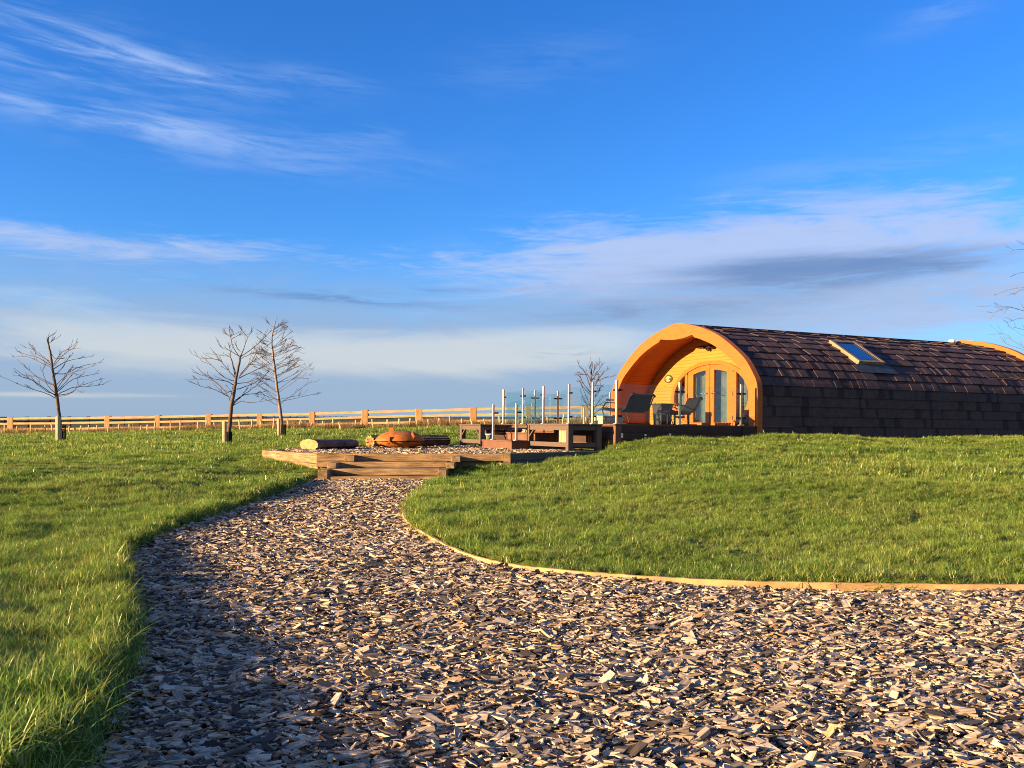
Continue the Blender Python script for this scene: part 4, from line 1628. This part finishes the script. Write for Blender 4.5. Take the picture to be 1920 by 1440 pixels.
B1 = [[z4(*p) for p in b] for b in [
    [(318, 472), (250, 440), (140, 405), (0, 345)], [(315, 460), (230, 400), (150, 350), (75, 300)], [(305, 400), (220, 360), (140, 290), (105, 262)],
    [(300, 395), (210, 350), (120, 340), (72, 345)], [(292, 300), (220, 265), (150, 235), (80, 238)], [(285, 285), (210, 240), (150, 225), (95, 205)],
    [(285, 275), (230, 225), (195, 200), (165, 170)], [(282, 262), (220, 230), (180, 195), (135, 185)], [(300, 280), (345, 215), (390, 190), (440, 150)],
    [(300, 290), (370, 215), (420, 190), (460, 190)], [(302, 305), (370, 265), (450, 245), (520, 235)], [(305, 330), (370, 330), (460, 290), (580, 265)],
    [(312, 400), (380, 340), (460, 310), (545, 282)], [(318, 440), (400, 370), (480, 345), (560, 330)], [(322, 450), (410, 410), (490, 405), (585, 392)],
    [(322, 455), (400, 440), (450, 400), (590, 358)], [(320, 420), (360, 360), (400, 300), (450, 300)], [(318, 430), (360, 390), (420, 330), (440, 380)],
    [(270, 170), (290, 150), (325, 130)], [(270, 165), (265, 140), (290, 112)], [(280, 210), (320, 250), (350, 205)], [(310, 440), (270, 400), (240, 320), (255, 280)],
    [(312, 450), (260, 430), (180, 370), (130, 350)], [(300, 350), (350, 300), (380, 250), (400, 235)], [(320, 460), (380, 450), (420, 425), (455, 432)]]]
t1 = traced_tree('bare young tree with leaning trunk standing alone at far left', 30.0, [(115.5, 833), (112, 790), (107, 745), (102, 715), (98, 690), (94, 660), (90.5, 645), (90, 632)], B1, (M_trunk, M_twig), 3, (0.07, 0.02), 0.015, 4, 0.34, 0.005)
B2 = [[z6b(*p) for p in b] for b in [
    [(500, 940), (430, 810), (300, 700), (150, 580)], [(470, 870), (430, 850), (330, 800), (200, 770), (80, 715)], [(430, 810), (330, 720), (200, 700), (25, 705)], [(545, 690), (470, 610), (400, 520), (290, 380)],
    [(400, 520), (300, 490), (200, 490), (100, 440)], [(540, 720), (470, 700), (390, 650), (300, 560), (205, 520)], [(530, 760), (450, 720), (350, 700), (300, 690), (110, 625)], [(575, 470), (480, 410), (400, 380), (365, 325)],
    [(545, 690), (500, 500), (480, 370), (455, 330)], [(550, 680), (520, 560), (490, 480), (420, 460), (245, 440)], [(510, 960), (600, 870), (700, 800), (790, 720), (880, 600)], [(520, 930), (620, 860), (760, 840), (850, 815)],
    [(515, 965), (600, 920), (700, 935), (870, 910)], [(555, 800), (650, 770), (760, 720), (880, 620)], [(570, 690), (700, 630), (800, 580), (900, 540)], [(580, 670), (680, 560), (760, 430), (880, 350)],
    [(590, 650), (700, 530), (800, 480), (890, 450)], [(595, 470), (640, 350), (665, 280), (715, 215)], [(600, 470), (700, 400), (810, 300), (850, 260), (905, 200)], [(665, 280), (630, 240), (605, 205)],
    [(585, 480), (520, 380), (490, 270), (475, 180)], [(490, 270), (450, 250), (415, 235)], [(490, 270), (520, 250), (520, 225)], [(500, 300), (550, 270), (585, 255)], [(600, 490), (690, 450), (780, 420), (860, 425)],
    [(560, 740), (660, 730), (780, 690), (850, 700)], [(480, 900), (500, 820), (420, 840), (320, 740)], [(590, 420), (560, 390), (540, 340)]]]
t2 = traced_tree('bare spreading tree with forked leader beside a tall black guard', 28.0, [z6b(462, 1372), z6b(485, 1150), z6b(503, 950), z6b(530, 800), z6b(550, 690), z6b(575, 560), z6b(592, 460)], B2, (M_trunk, M_twig), 5, (0.075, 0.03), 0.017, 4, 0.34, 0.005)
# birch: many fine arching branches
g = random.Random(12)
B3 = []
trk3 = [z6b(1015, 1278), z6b(990, 1020), z6b(968, 860), z6b(935, 600), z6b(905, 360), z6b(905, 280), z6b(930, 160), z6b(950, 85)]


def trk_at(y):
    ys_ = [p[1] for p in trk3][::-1]; xs_ = [p[0] for p in trk3][::-1]
    return np.interp(y, ys_, xs_)


for i in range(74):
    y = g.uniform(610, 768)
    x = trk_at(y)
    h = (768 - y) / 168
    L = (78 * (1 - h) ** 0.65 + 6) * g.uniform(0.5, 1.0)
    s = g.choice((-1, 1))
    if s < 0: L *= 0.72
    rise = L * g.uniform(0.15, 0.75)
    B3.append([(x, y), (x + s * L * 0.4, y - rise * 0.45), (x + s * L * 0.8, y - rise * 0.9), (x + s * L, y - rise * g.uniform(0.75, 1.1))])
t3 = traced_tree('bare slender birch with dense fine twigs behind the spreading tree', 36.0, trk3, B3, (M_birch, M_twig), 9, (0.08, 0.012), 0.010, 5, 0.36, 0.0045)
# the small tree behind the glass
B4 = [[z8(*p) for p in b] for b in [
    [(1425, 480), (1350, 260), (1290, 200), (1270, 150)], [(1420, 520), (1340, 420), (1280, 320), (1220, 265)], [(1430, 400), (1390, 300), (1320, 290), (1210, 300)], [(1430, 300), (1410, 210), (1440, 125)],
    [(1430, 320), (1480, 210), (1530, 145)], [(1430, 380), (1500, 280), (1580, 150)], [(1435, 440), (1530, 330), (1590, 260), (1655, 220)], [(1435, 420), (1550, 350), (1640, 330), (1710, 320)], [(1430, 560), (1340, 470), (1280, 380), (1275, 370)],
    [(1432, 500), (1480, 430), (1560, 440)], [(1435, 640), (1520, 500), (1540, 470)], [(1430, 720), (1360, 560), (1300, 420)], [(1435, 760), (1560, 600), (1650, 540)], [(1430, 700), (1350, 640), (1300, 520)], [(1435, 820), (1560, 720), (1650, 640)],
    [(1432, 340), (1460, 250), (1480, 180)], [(1430, 600), (1500, 560), (1545, 470)], [(1434, 780), (1500, 690), (1600, 690), (1650, 720)], [(1430, 800), (1380, 700), (1340, 690)]]]
t4 = traced_tree('bare tree with a few dead leaves behind the glass balustrade', 41.0, [z8(1422, 960), z8(1428, 700), z8(1432, 450), z8(1430, 250), z8(1445, 150)], B4, (M_trunk, M_twig), 15, (0.075, 0.02), 0.026, 5, 0.34)
lf = MB()
g = random.Random(4)
for _ in range(46):
    px, py = z8(g.gauss(1500, 45), g.choice((g.gauss(270, 20), g.gauss(340, 25), g.gauss(350, 18), g.gauss(470, 30))))
    c = at(px, py, 41.0 + g.uniform(-0.6, 0.6)) - t4[2]
    a = Vector((g.uniform(-1, 1), g.uniform(-1, 1), g.uniform(-1, 1))).normalized()
    b = a.cross(Vector((0.3, 0.2, 1))).normalized()
    s = g.uniform(0.035, 0.07)
    lf.add([c - a * s, c + b * s * 0.5, c + a * s, c - b * s * 0.5], [(0, 1, 2, 3)])
lf.build('dead_leaves', M_deadleaf, t4[0])
# tree off the right edge, only its branch tips reach in
g = random.Random(21)
B5 = [[z7(*p) for p in b] for b in [
    [(1500, 480), (1300, 330), (1100, 200), (985, 145)], [(1480, 560), (1250, 300), (1060, 230), (925, 250)], [(1500, 700), (1250, 520), (1060, 440), (935, 470)], [(1480, 820), (1200, 600), (1040, 575), (900, 600), (775, 645)],
    [(1500, 860), (1250, 640), (1060, 590), (960, 640)], [(1480, 960), (1250, 830), (1050, 780), (880, 740), (635, 745)], [(1050, 780), (900, 745), (830, 780), (780, 820)], [(980, 765), (930, 750), (870, 810)],
    [(1480, 1080), (1250, 900), (1050, 845), (900, 890)], [(1500, 1180), (1250, 1140), (1050, 1010), (920, 920)], [(1500, 1260), (1250, 1200), (1050, 1110), (870, 980), (810, 895)], [(870, 980), (850, 985), (820, 1000)],
    [(1480, 1240), (1250, 1130), (1060, 960), (960, 930)], [(1500, 1330), (1200, 1200), (1050, 1130), (900, 1080), (860, 1045)], [(1480, 1500), (1250, 1380), (1050, 1350), (820, 1360)], [(1500, 1560), (1250, 1440), (1050, 1400), (950, 1395), (740, 1390)],
    [(1500, 700), (1650, 520), (1750, 420)], [(1500, 820), (1700, 650), (1850, 560)], [(1500, 980), (1700, 800), (1900, 760)], [(1500, 1100), (1750, 950), (1950, 930)], [(1500, 1300), (1700, 1150), (1900, 1120)]]]
t5 = traced_tree('bare tree beyond the right edge, thin branches reaching in over the roof', 16.0, [z7(1500, 1990), z7(1500, 1600), z7(1495, 1200), z7(1500, 800), z7(1490, 450), z7(1500, 150)], B5, (M_trunk, M_twig), 31, (0.06, 0.012), 0.006, 3, 0.22, 0.0017)


def stake(label, px, py0, py1, d, w=0.14):
    a = at(px, py1, d)
    z = float(ground_z([a.x], [d])[0])
    h = at(px, py0, d).z - z
    m_ = MB()
    m_.tube([(0, 0, -0.2), (0, 0, h * 0.97)], w / 2, 10)
    m_.tube([(0, 0, h * 0.97), (0, 0, h)], [w / 2, w / 2 * 0.85], 10)
    o = m_.build('tree_stake', M_stake)
    o.location = (a.x, d, z)
    tag(o, label, 'stake', 'stakes of the young trees')


def guard(label, px, py0, py1, d, w=0.2, lean=0.0):
    a = at(px, py1, d)
    z = float(ground_z([a.x], [d])[0])
    h = at(px, py0, d).z - z
    m_ = MB()
    n = 14
    vs = []
    rows = 12
    for i in range(rows + 1):
        for k in range(n):
            an = 2 * math.pi * k / n
            vs.append((math.cos(an) * w / 2 + lean * i / rows, math.sin(an) * w / 2, h * i / rows - 0.02))
    fs = [(i * n + k, i * n + (k + 1) % n, (i + 1) * n + (k + 1) % n, (i + 1) * n + k) for i in range(rows) for k in range(n)]
    m_.add(vs, fs)
    o = m_.build('tree_guard', M_guard)
    md = o.modifiers.new('mesh', 'WIREFRAME'); md.thickness = 0.022; md.use_replace = True
    o.location = (a.x, d, z)
    tag(o, label, 'tree guard', 'black guards round the trunks')


stake('pale round stake tied beside the leaning tree at far left', 109, 781, 833, 29.6, 0.15)
guard('black mesh guard round the leaning tree at far left', 117, 795, 832, 30.0, 0.2)
stake('pale stake beside the tree with the forked leader', 421, 790, 838, 27.7, 0.13)
guard('tall black mesh guard round the tree with the forked leader', 428.5, 808, 837, 28.0, 0.2)
stake('pale stake in front of the slender birch', 523, 785, 820, 35.6, 0.12)
guard('black mesh guard at the foot of the slender birch', 531, 795, 820, 36.0, 0.2)
stake('pale stake by the tree behind the glass balustrade', 1095, 764, 797, 40.5, 0.1)

# ------------------------------------------------------------------ grass, chips: instanced stuff
def hidden_collection(name):
    return bpy.data.collections.new(name)


def grass_mat(name, base, tip, alt):
    m = bpy.data.materials.new(name)
    m.use_nodes = True
    t = NT(m.node_tree)
    t.n.clear()
    a = t.new('ShaderNodeAttribute', attribute_name='along')
    oi = t.new('ShaderNodeObjectInfo')
    g = t.new('ShaderNodeNewGeometry')
    f = t.noise(g.outputs['Position'], 0.55, 4, 0.6)
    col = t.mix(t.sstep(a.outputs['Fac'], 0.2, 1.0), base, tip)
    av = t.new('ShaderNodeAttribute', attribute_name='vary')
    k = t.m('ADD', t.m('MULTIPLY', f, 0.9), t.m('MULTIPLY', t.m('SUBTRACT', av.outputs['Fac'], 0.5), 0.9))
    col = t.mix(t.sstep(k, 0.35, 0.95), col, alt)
    br = t.m('ADD', 0.75, t.m('MULTIPLY', oi.outputs['Random'], 0.5))
    v = t.new('ShaderNodeVectorMath', operation='SCALE')
    t.l.new(col, v.inputs[0]); t.l.new(br, v.inputs['Scale'])
    df = t.new('ShaderNodeBsdfDiffuse'); t.l.new(v.outputs[0], df.inputs[0])
    tl = t.new('ShaderNodeBsdfTranslucent'); t.l.new(v.outputs[0], tl.inputs[0])
    mx = t.new('ShaderNodeMixShader'); mx.inputs[0].default_value = 0.42
    t.l.new(df.outputs[0], mx.inputs[1]); t.l.new(tl.outputs[0], mx.inputs[2])
    gl = t.new('ShaderNodeBsdfGlossy'); gl.inputs['Roughness'].default_value = 0.4; gl.inputs[0].default_value = (0.9, 0.9, 0.8, 1)
    m2 = t.new('ShaderNodeMixShader'); m2.inputs[0].default_value = 0.045
    t.l.new(mx.outputs[0], m2.inputs[1]); t.l.new(gl.outputs[0], m2.inputs[2])
    o = t.new('ShaderNodeOutputMaterial'); t.l.new(m2.outputs[0], o.inputs[0])
    return m


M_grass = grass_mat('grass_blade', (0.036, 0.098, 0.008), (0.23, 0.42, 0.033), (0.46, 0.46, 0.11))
M_dry = grass_mat('dry_grass_blade', (0.18, 0.11, 0.04), (0.42, 0.27, 0.12), (0.34, 0.25, 0.09))


def clump(name, g, blades, rad, hmin, hmax, width, bend, m, coll):
    vs = []; fs = []; al = []; va = []
    for _ in range(blades):
        a = g.uniform(0, 6.283); r = rad * math.sqrt(g.random())
        x, y = math.cos(a) * r, math.sin(a) * r
        h = g.uniform(hmin, hmax)
        d = g.uniform(0, 6.283)
        bx, by = math.cos(d), math.sin(d)
        lean = g.uniform(0.1, 1.0) * bend
        sx, sy = -by * width / 2, bx * width / 2
        tw = g.uniform(-0.6, 0.6)
        sx, sy = sx * math.cos(tw) - sy * math.sin(tw), sx * math.sin(tw) + sy * math.cos(tw)
        o = len(vs)
        vr = g.random()
        for k, t in enumerate((0.0, 0.4, 0.75)):
            q = lean * t * t * h
            ww = (1.0, 0.85, 0.55)[k]
            zz = h * (t - 0.30 * lean * t * t)
            vs += [(x + bx * q - sx * ww, y + by * q - sy * ww, zz - 0.012), (x + bx * q + sx * ww, y + by * q + sy * ww, zz - 0.012)]
            al += [t, t]; va += [vr, vr]
        q = lean * h
        vs.append((x + bx * q, y + by * q, h * (1 - 0.30 * lean) - 0.012)); al.append(1.0); va.append(vr)
        fs += [(o, o + 1, o + 3, o + 2), (o + 2, o + 3, o + 5, o + 4), (o + 4, o + 5, o + 6)]
    me = bpy.data.meshes.new(name)
    me.from_pydata(vs, [], fs)
    me.materials.append(m)
    me.attributes.new('along', 'FLOAT', 'POINT').data.foreach_set('value', al)
    me.attributes.new('vary', 'FLOAT', 'POINT').data.foreach_set('value', va)
    o = bpy.data.objects.new(name, me)
    coll.objects.link(o)


def scatter(name, label, pts, rot, scl, idx, coll):
    me = bpy.data.meshes.new(name)
    me.from_pydata(pts.tolist(), [], [])
    a = me.attributes.new('rot', 'FLOAT_VECTOR', 'POINT'); a.data.foreach_set('vector', rot.astype(np.float32).ravel())
    a = me.attributes.new('scl', 'FLOAT_VECTOR', 'POINT'); a.data.foreach_set('vector', scl.astype(np.float32).ravel())
    a = me.attributes.new('idx', 'INT', 'POINT'); a.data.foreach_set('value', idx.astype(np.int32))
    o = bpy.data.objects.new(name, me)
    COL.objects.link(o)
    ng = bpy.data.node_groups.new(name, 'GeometryNodeTree')
    ng.interface.new_socket('Geometry', in_out='INPUT', socket_type='NodeSocketGeometry')
    ng.interface.new_socket('Geometry', in_out='OUTPUT', socket_type='NodeSocketGeometry')
    N = ng.nodes; Lk = ng.links
    gi = N.new('NodeGroupInput'); go = N.new('NodeGroupOutput')
    ci = N.new('GeometryNodeCollectionInfo')
    ci.inputs['Collection'].default_value = coll
    ci.inputs['Separate Children'].default_value = True
    ci.inputs['Reset Children'].default_value = True
    ip = N.new('GeometryNodeInstanceOnPoints')
    ip.inputs['Pick Instance'].default_value = True

    def na(nm, ty):
        q = N.new('GeometryNodeInputNamedAttribute'); q.data_type = ty
        q.inputs['Name'].default_value = nm
        return q.outputs['Attribute']
    e2r = N.new('FunctionNodeEulerToRotation')
    Lk.new(na('rot', 'FLOAT_VECTOR'), e2r.inputs[0])
    Lk.new(gi.outputs[0], ip.inputs['Points'])
    Lk.new(ci.outputs[0], ip.inputs['Instance'])
    Lk.new(na('idx', 'INT'), ip.inputs['Instance Index'])
    Lk.new(e2r.outputs[0], ip.inputs['Rotation'])
    Lk.new(na('scl', 'FLOAT_VECTOR'), ip.inputs['Scale'])
    Lk.new(ip.outputs[0], go.inputs[0])
    md = o.modifiers.new('instances', 'NODES')
    md.node_group = ng
    tag(o, label, None, None, 'stuff')
    return o


g = random.Random(77)
gc = hidden_collection('grass_variants')
for k in range(9):
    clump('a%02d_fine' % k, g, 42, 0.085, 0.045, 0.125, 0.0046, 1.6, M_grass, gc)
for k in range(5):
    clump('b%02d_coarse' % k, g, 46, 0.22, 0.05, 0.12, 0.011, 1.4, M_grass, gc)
NF, NC = 9, 5


def uniform_pts(x0, x1, y0, y1, dens):
    n = int((x1 - x0) * (y1 - y0) * dens)
    return RNG.uniform(x0, x1, n), RNG.uniform(y0, y1, n)


def deck_local(x, y):
    dx_, dy_ = x - 2.06, y - 18.0
    return dx_ * EX.x + dy_ * EX.y, dx_ * EY.x + dy_ * EY.y


def lawn_ok(x, y):
    sd = poly_sd(x, y, PATH_POLY)
    st = poly_sd(x, y, TERR)
    u, v = deck_local(x, y)
    indeck = (u > 0.05) & (u < UB + 0.1) & (v > 0.06) & (v < 6.0)
    steps = (np.abs(y - 15.8) < 0.65) & (x > -3.5) & (x < -1.1)
    return (sd > 0.005) & (st > 0.03) & (~indeck) & (~steps), sd


PX, PY, SCL, IDX = [], [], [], []


def add_band(x0, x1, y0, y1, dens, smin, smax, coarse, marg=1.6):
    x, y = uniform_pts(x0, x1, y0, y1, dens)
    vis = (np.abs(x) < y * 0.60 + marg)
    x, y = x[vis], y[vis]
    ok, sd = lawn_ok(x, y)
    x, y, sd = x[ok], y[ok], sd[ok]
    patch = (0.74 + 0.4 * vnoise(x, y, 0.8, 41)) * (0.62 + 0.72 * vnoise(x, y, 5.0, 43))
    patch = np.where((x < -3.2) & (y > 14) & (y < 16.6), patch * 0.6, patch)
    s = RNG.uniform(smin, smax, len(x)) * patch
    s = np.where((x > 0) & (y > 5), s * 0.70, s)
    s = np.where(x <= 0, s * 0.9, s)
    edge = (sd < 0.28) & (x < 0) & (y < 13)
    s = np.where(edge, s * 1.18, s)
    PX.append(x); PY.append(y); SCL.append(s)
    IDX.append(RNG.integers(NF, NF + NC, len(x)) if coarse else RNG.integers(0, NF, len(x)))


add_band(-5.5, 1.5, 1.2, 6.0, 400, 0.75, 1.3, False)
add_band(-7.5, 9.5, 6.0, 12.0, 340, 0.62, 1.15, False)
add_band(-12, 14, 12.0, 21.0, 140, 0.75, 1.25, False)
add_band(-12, 14, 12.0, 24.0, 16, 0.8, 1.25, True)
add_band(-22, 4, 21.0, 32.0, 34, 0.9, 1.5, True)
add_band(-33, 6, 32.0, 49.0, 16, 1.1, 1.8, True)
gx, gy, gs, gi_ = map(np.concatenate, (PX, PY, SCL, IDX))
gz = ground_z(gx, gy)
eps = 0.15
nx_ = (ground_z(gx + eps, gy) - ground_z(gx - eps, gy)) / (2 * eps)
ny_ = (ground_z(gx, gy + eps) - ground_z(gx, gy - eps)) / (2 * eps)
rot = np.c_[np.clip(ny_, -0.6, 0.6) * 0.6 + RNG.normal(0, 0.12, len(gx)), -np.clip(nx_, -0.6, 0.6) * 0.6 + RNG.normal(0.05, 0.12, len(gx)), RNG.uniform(0, 6.283, len(gx))]
# turn about z first would undo the tilt, so keep the tilt small and the turn last
sclv = np.c_[gs, gs, gs * RNG.uniform(0.75, 1.15, len(gx))]
print('grass clumps', len(gx))
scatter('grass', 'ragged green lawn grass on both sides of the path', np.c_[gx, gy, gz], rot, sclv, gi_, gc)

# dry grass at the foot of the fence
dc = hidden_collection('dry_variants')
for k in range(5):
    clump('d%02d_dry' % k, g, 46, 0.28, 0.22, 0.52, 0.018, 0.7, M_dry, dc)
n = 2600
dpx = RNG.uniform(-120, 1180, n)
dd = np.interp(dpx, [p for p, _ in FP], [q for _, q in FP]) + RNG.uniform(-1.5, 1.8, n)
dx2 = (dpx - 960) / F * dd
dz2 = ground_z(dx2, dd)
s2 = RNG.uniform(0.6, 1.1, n) * (0.6 + 0.7 * vnoise(dx2, dd, 0.5, 61))
scatter('dry_grass', 'strip of dry brown grass under the pale fence', np.c_[dx2, dd, dz2], np.c_[RNG.normal(0, .1, n), RNG.normal(0, .1, n), RNG.uniform(0, 6.28, n)], np.c_[s2, s2, s2], RNG.integers(0, 5, n), dc)


# wood chips
def chip_mat():
    m = bpy.data.materials.new('wood_chip')
    m.use_nodes = True
    t = NT(m.node_tree)
    p = t.n['Principled BSDF']
    p.inputs['Roughness'].default_value = 0.75
    p.inputs['Specular IOR Level'].default_value = 0.2
    oi = t.new('ShaderNodeObjectInfo')
    tcn = t.new('ShaderNodeTexCoord')
    mp = t.new('ShaderNodeMapping'); mp.inputs['Scale'].default_value = (12, 90, 60)
    t.l.new(tcn.outputs['Object'], mp.inputs[0])
    gr = t.noise(mp.outputs[0], 1.0, 4, 0.65)
    col = t.ramp(oi.outputs['Random'], [(0.0, (0.035, 0.027, 0.022)), (0.2, (0.12, 0.095, 0.075)), (0.38, (0.31, 0.25, 0.19)), (0.62, (0.54, 0.43, 0.31)), (0.88, (0.76, 0.61, 0.43)), (1.0, (0.50, 0.28, 0.12))])
    col = t.mix(t.sstep(gr, 0.35, 0.75), col, t.mix(0.6, col, (0.03, 0.022, 0.016)))
    t.l.new(col, p.inputs['Base Color'])
    return m


M_chip = chip_mat()
cc = hidden_collection('chip_variants')
for k in range(12):
    L = g.uniform(0.03, 0.065) * (1.6 if k % 6 == 0 else 1.0); W = L * g.uniform(0.22, 0.62); H = g.uniform(0.003, 0.009)
    top = []
    nn = g.choice((4, 5, 5, 6))
    m_ = MB()
    pts = []
    for j in range(nn):
        a = 2 * math.pi * (j + g.uniform(-0.25, 0.25)) / nn + 0.5
        q = max(abs(math.cos(a)) ** 1, abs(math.sin(a)))
        pts.append((math.cos(a) / q * L / 2 * g.uniform(0.75, 1.05), math.sin(a) / q * W / 2 * g.uniform(0.7, 1.05)))
    bend = g.uniform(-0.004, 0.006)
    vs = [(x, y, H / 2 + bend * math.cos(x / L * 3)) for x, y in pts] + [(x * 0.93 + g.uniform(-.002, .002), y * 0.9, -H / 2 + bend * math.cos(x / L * 3)) for x, y in pts]
    fs = [tuple(range(nn)), tuple(range(nn, 2 * nn))[::-1]] + [(j, nn + j, nn + (j + 1) % nn, (j + 1) % nn) for j in range(nn)]
    me = bpy.data.meshes.new('chip%02d' % k)
    me.from_pydata(vs, [], fs)
    me.materials.append(M_chip)
    o = bpy.data.objects.new('chip%02d' % k, me)
    cc.objects.link(o)


def chips(name, label, bands, zf, poly, marg):
    X, Y, S, Zo = [], [], [], []
    for x0, x1, y0, y1, dens, smin, smax in bands:
        x, y = uniform_pts(x0, x1, y0, y1, dens)
        v = (np.abs(x) < y * 0.60 + 1.2) & (poly_sd(x, y, poly) < marg)
        x, y = x[v], y[v]
        X.append(x); Y.append(y); S.append(RNG.uniform(smin, smax, len(x)) * RNG.choice([0.45, 0.7, 1.0, 1.5], len(x), p=[0.28, 0.28, 0.36, 0.08]))
        Zo.append(RNG.uniform(0.0, 0.024, len(x)))
    x, y, s, zo = map(np.concatenate, (X, Y, S, Zo))
    z = zf(x, y) + zo
    n = len(x)
    rz = np.where(RNG.random(n) < 0.7, RNG.normal(0, 0.55, n), RNG.uniform(0, 6.283, n)) + np.where(RNG.random(n) < 0.5, 0, np.pi)
    r = np.c_[RNG.normal(0, 0.22, n), RNG.normal(0, 0.22, n), rz]
    print(name, n)
    return scatter(name, label, np.c_[x, y, z], r, np.c_[s * 1.15, s, s], RNG.integers(0, 12, n), cc)


chips('wood_chips', 'coarse brown and grey wood chips covering the path',
      [(-2.6, 4.2, 1.5, 5.0, 4600, 0.68, 1.1), (-5.2, 6.5, 5.0, 8.0, 3000, 0.78, 1.2), (-5.2, 0.5, 8.0, 15.9, 1600, 1.0, 1.45)], path_f, PATH_POLY, 0.0)
chips('terrace_chips', 'wood chips spread over the raised terrace', [(-5.4, 2.0, 16.3, 23.4, 620, 1.1, 1.6)], terr_f, TERR, -0.10)
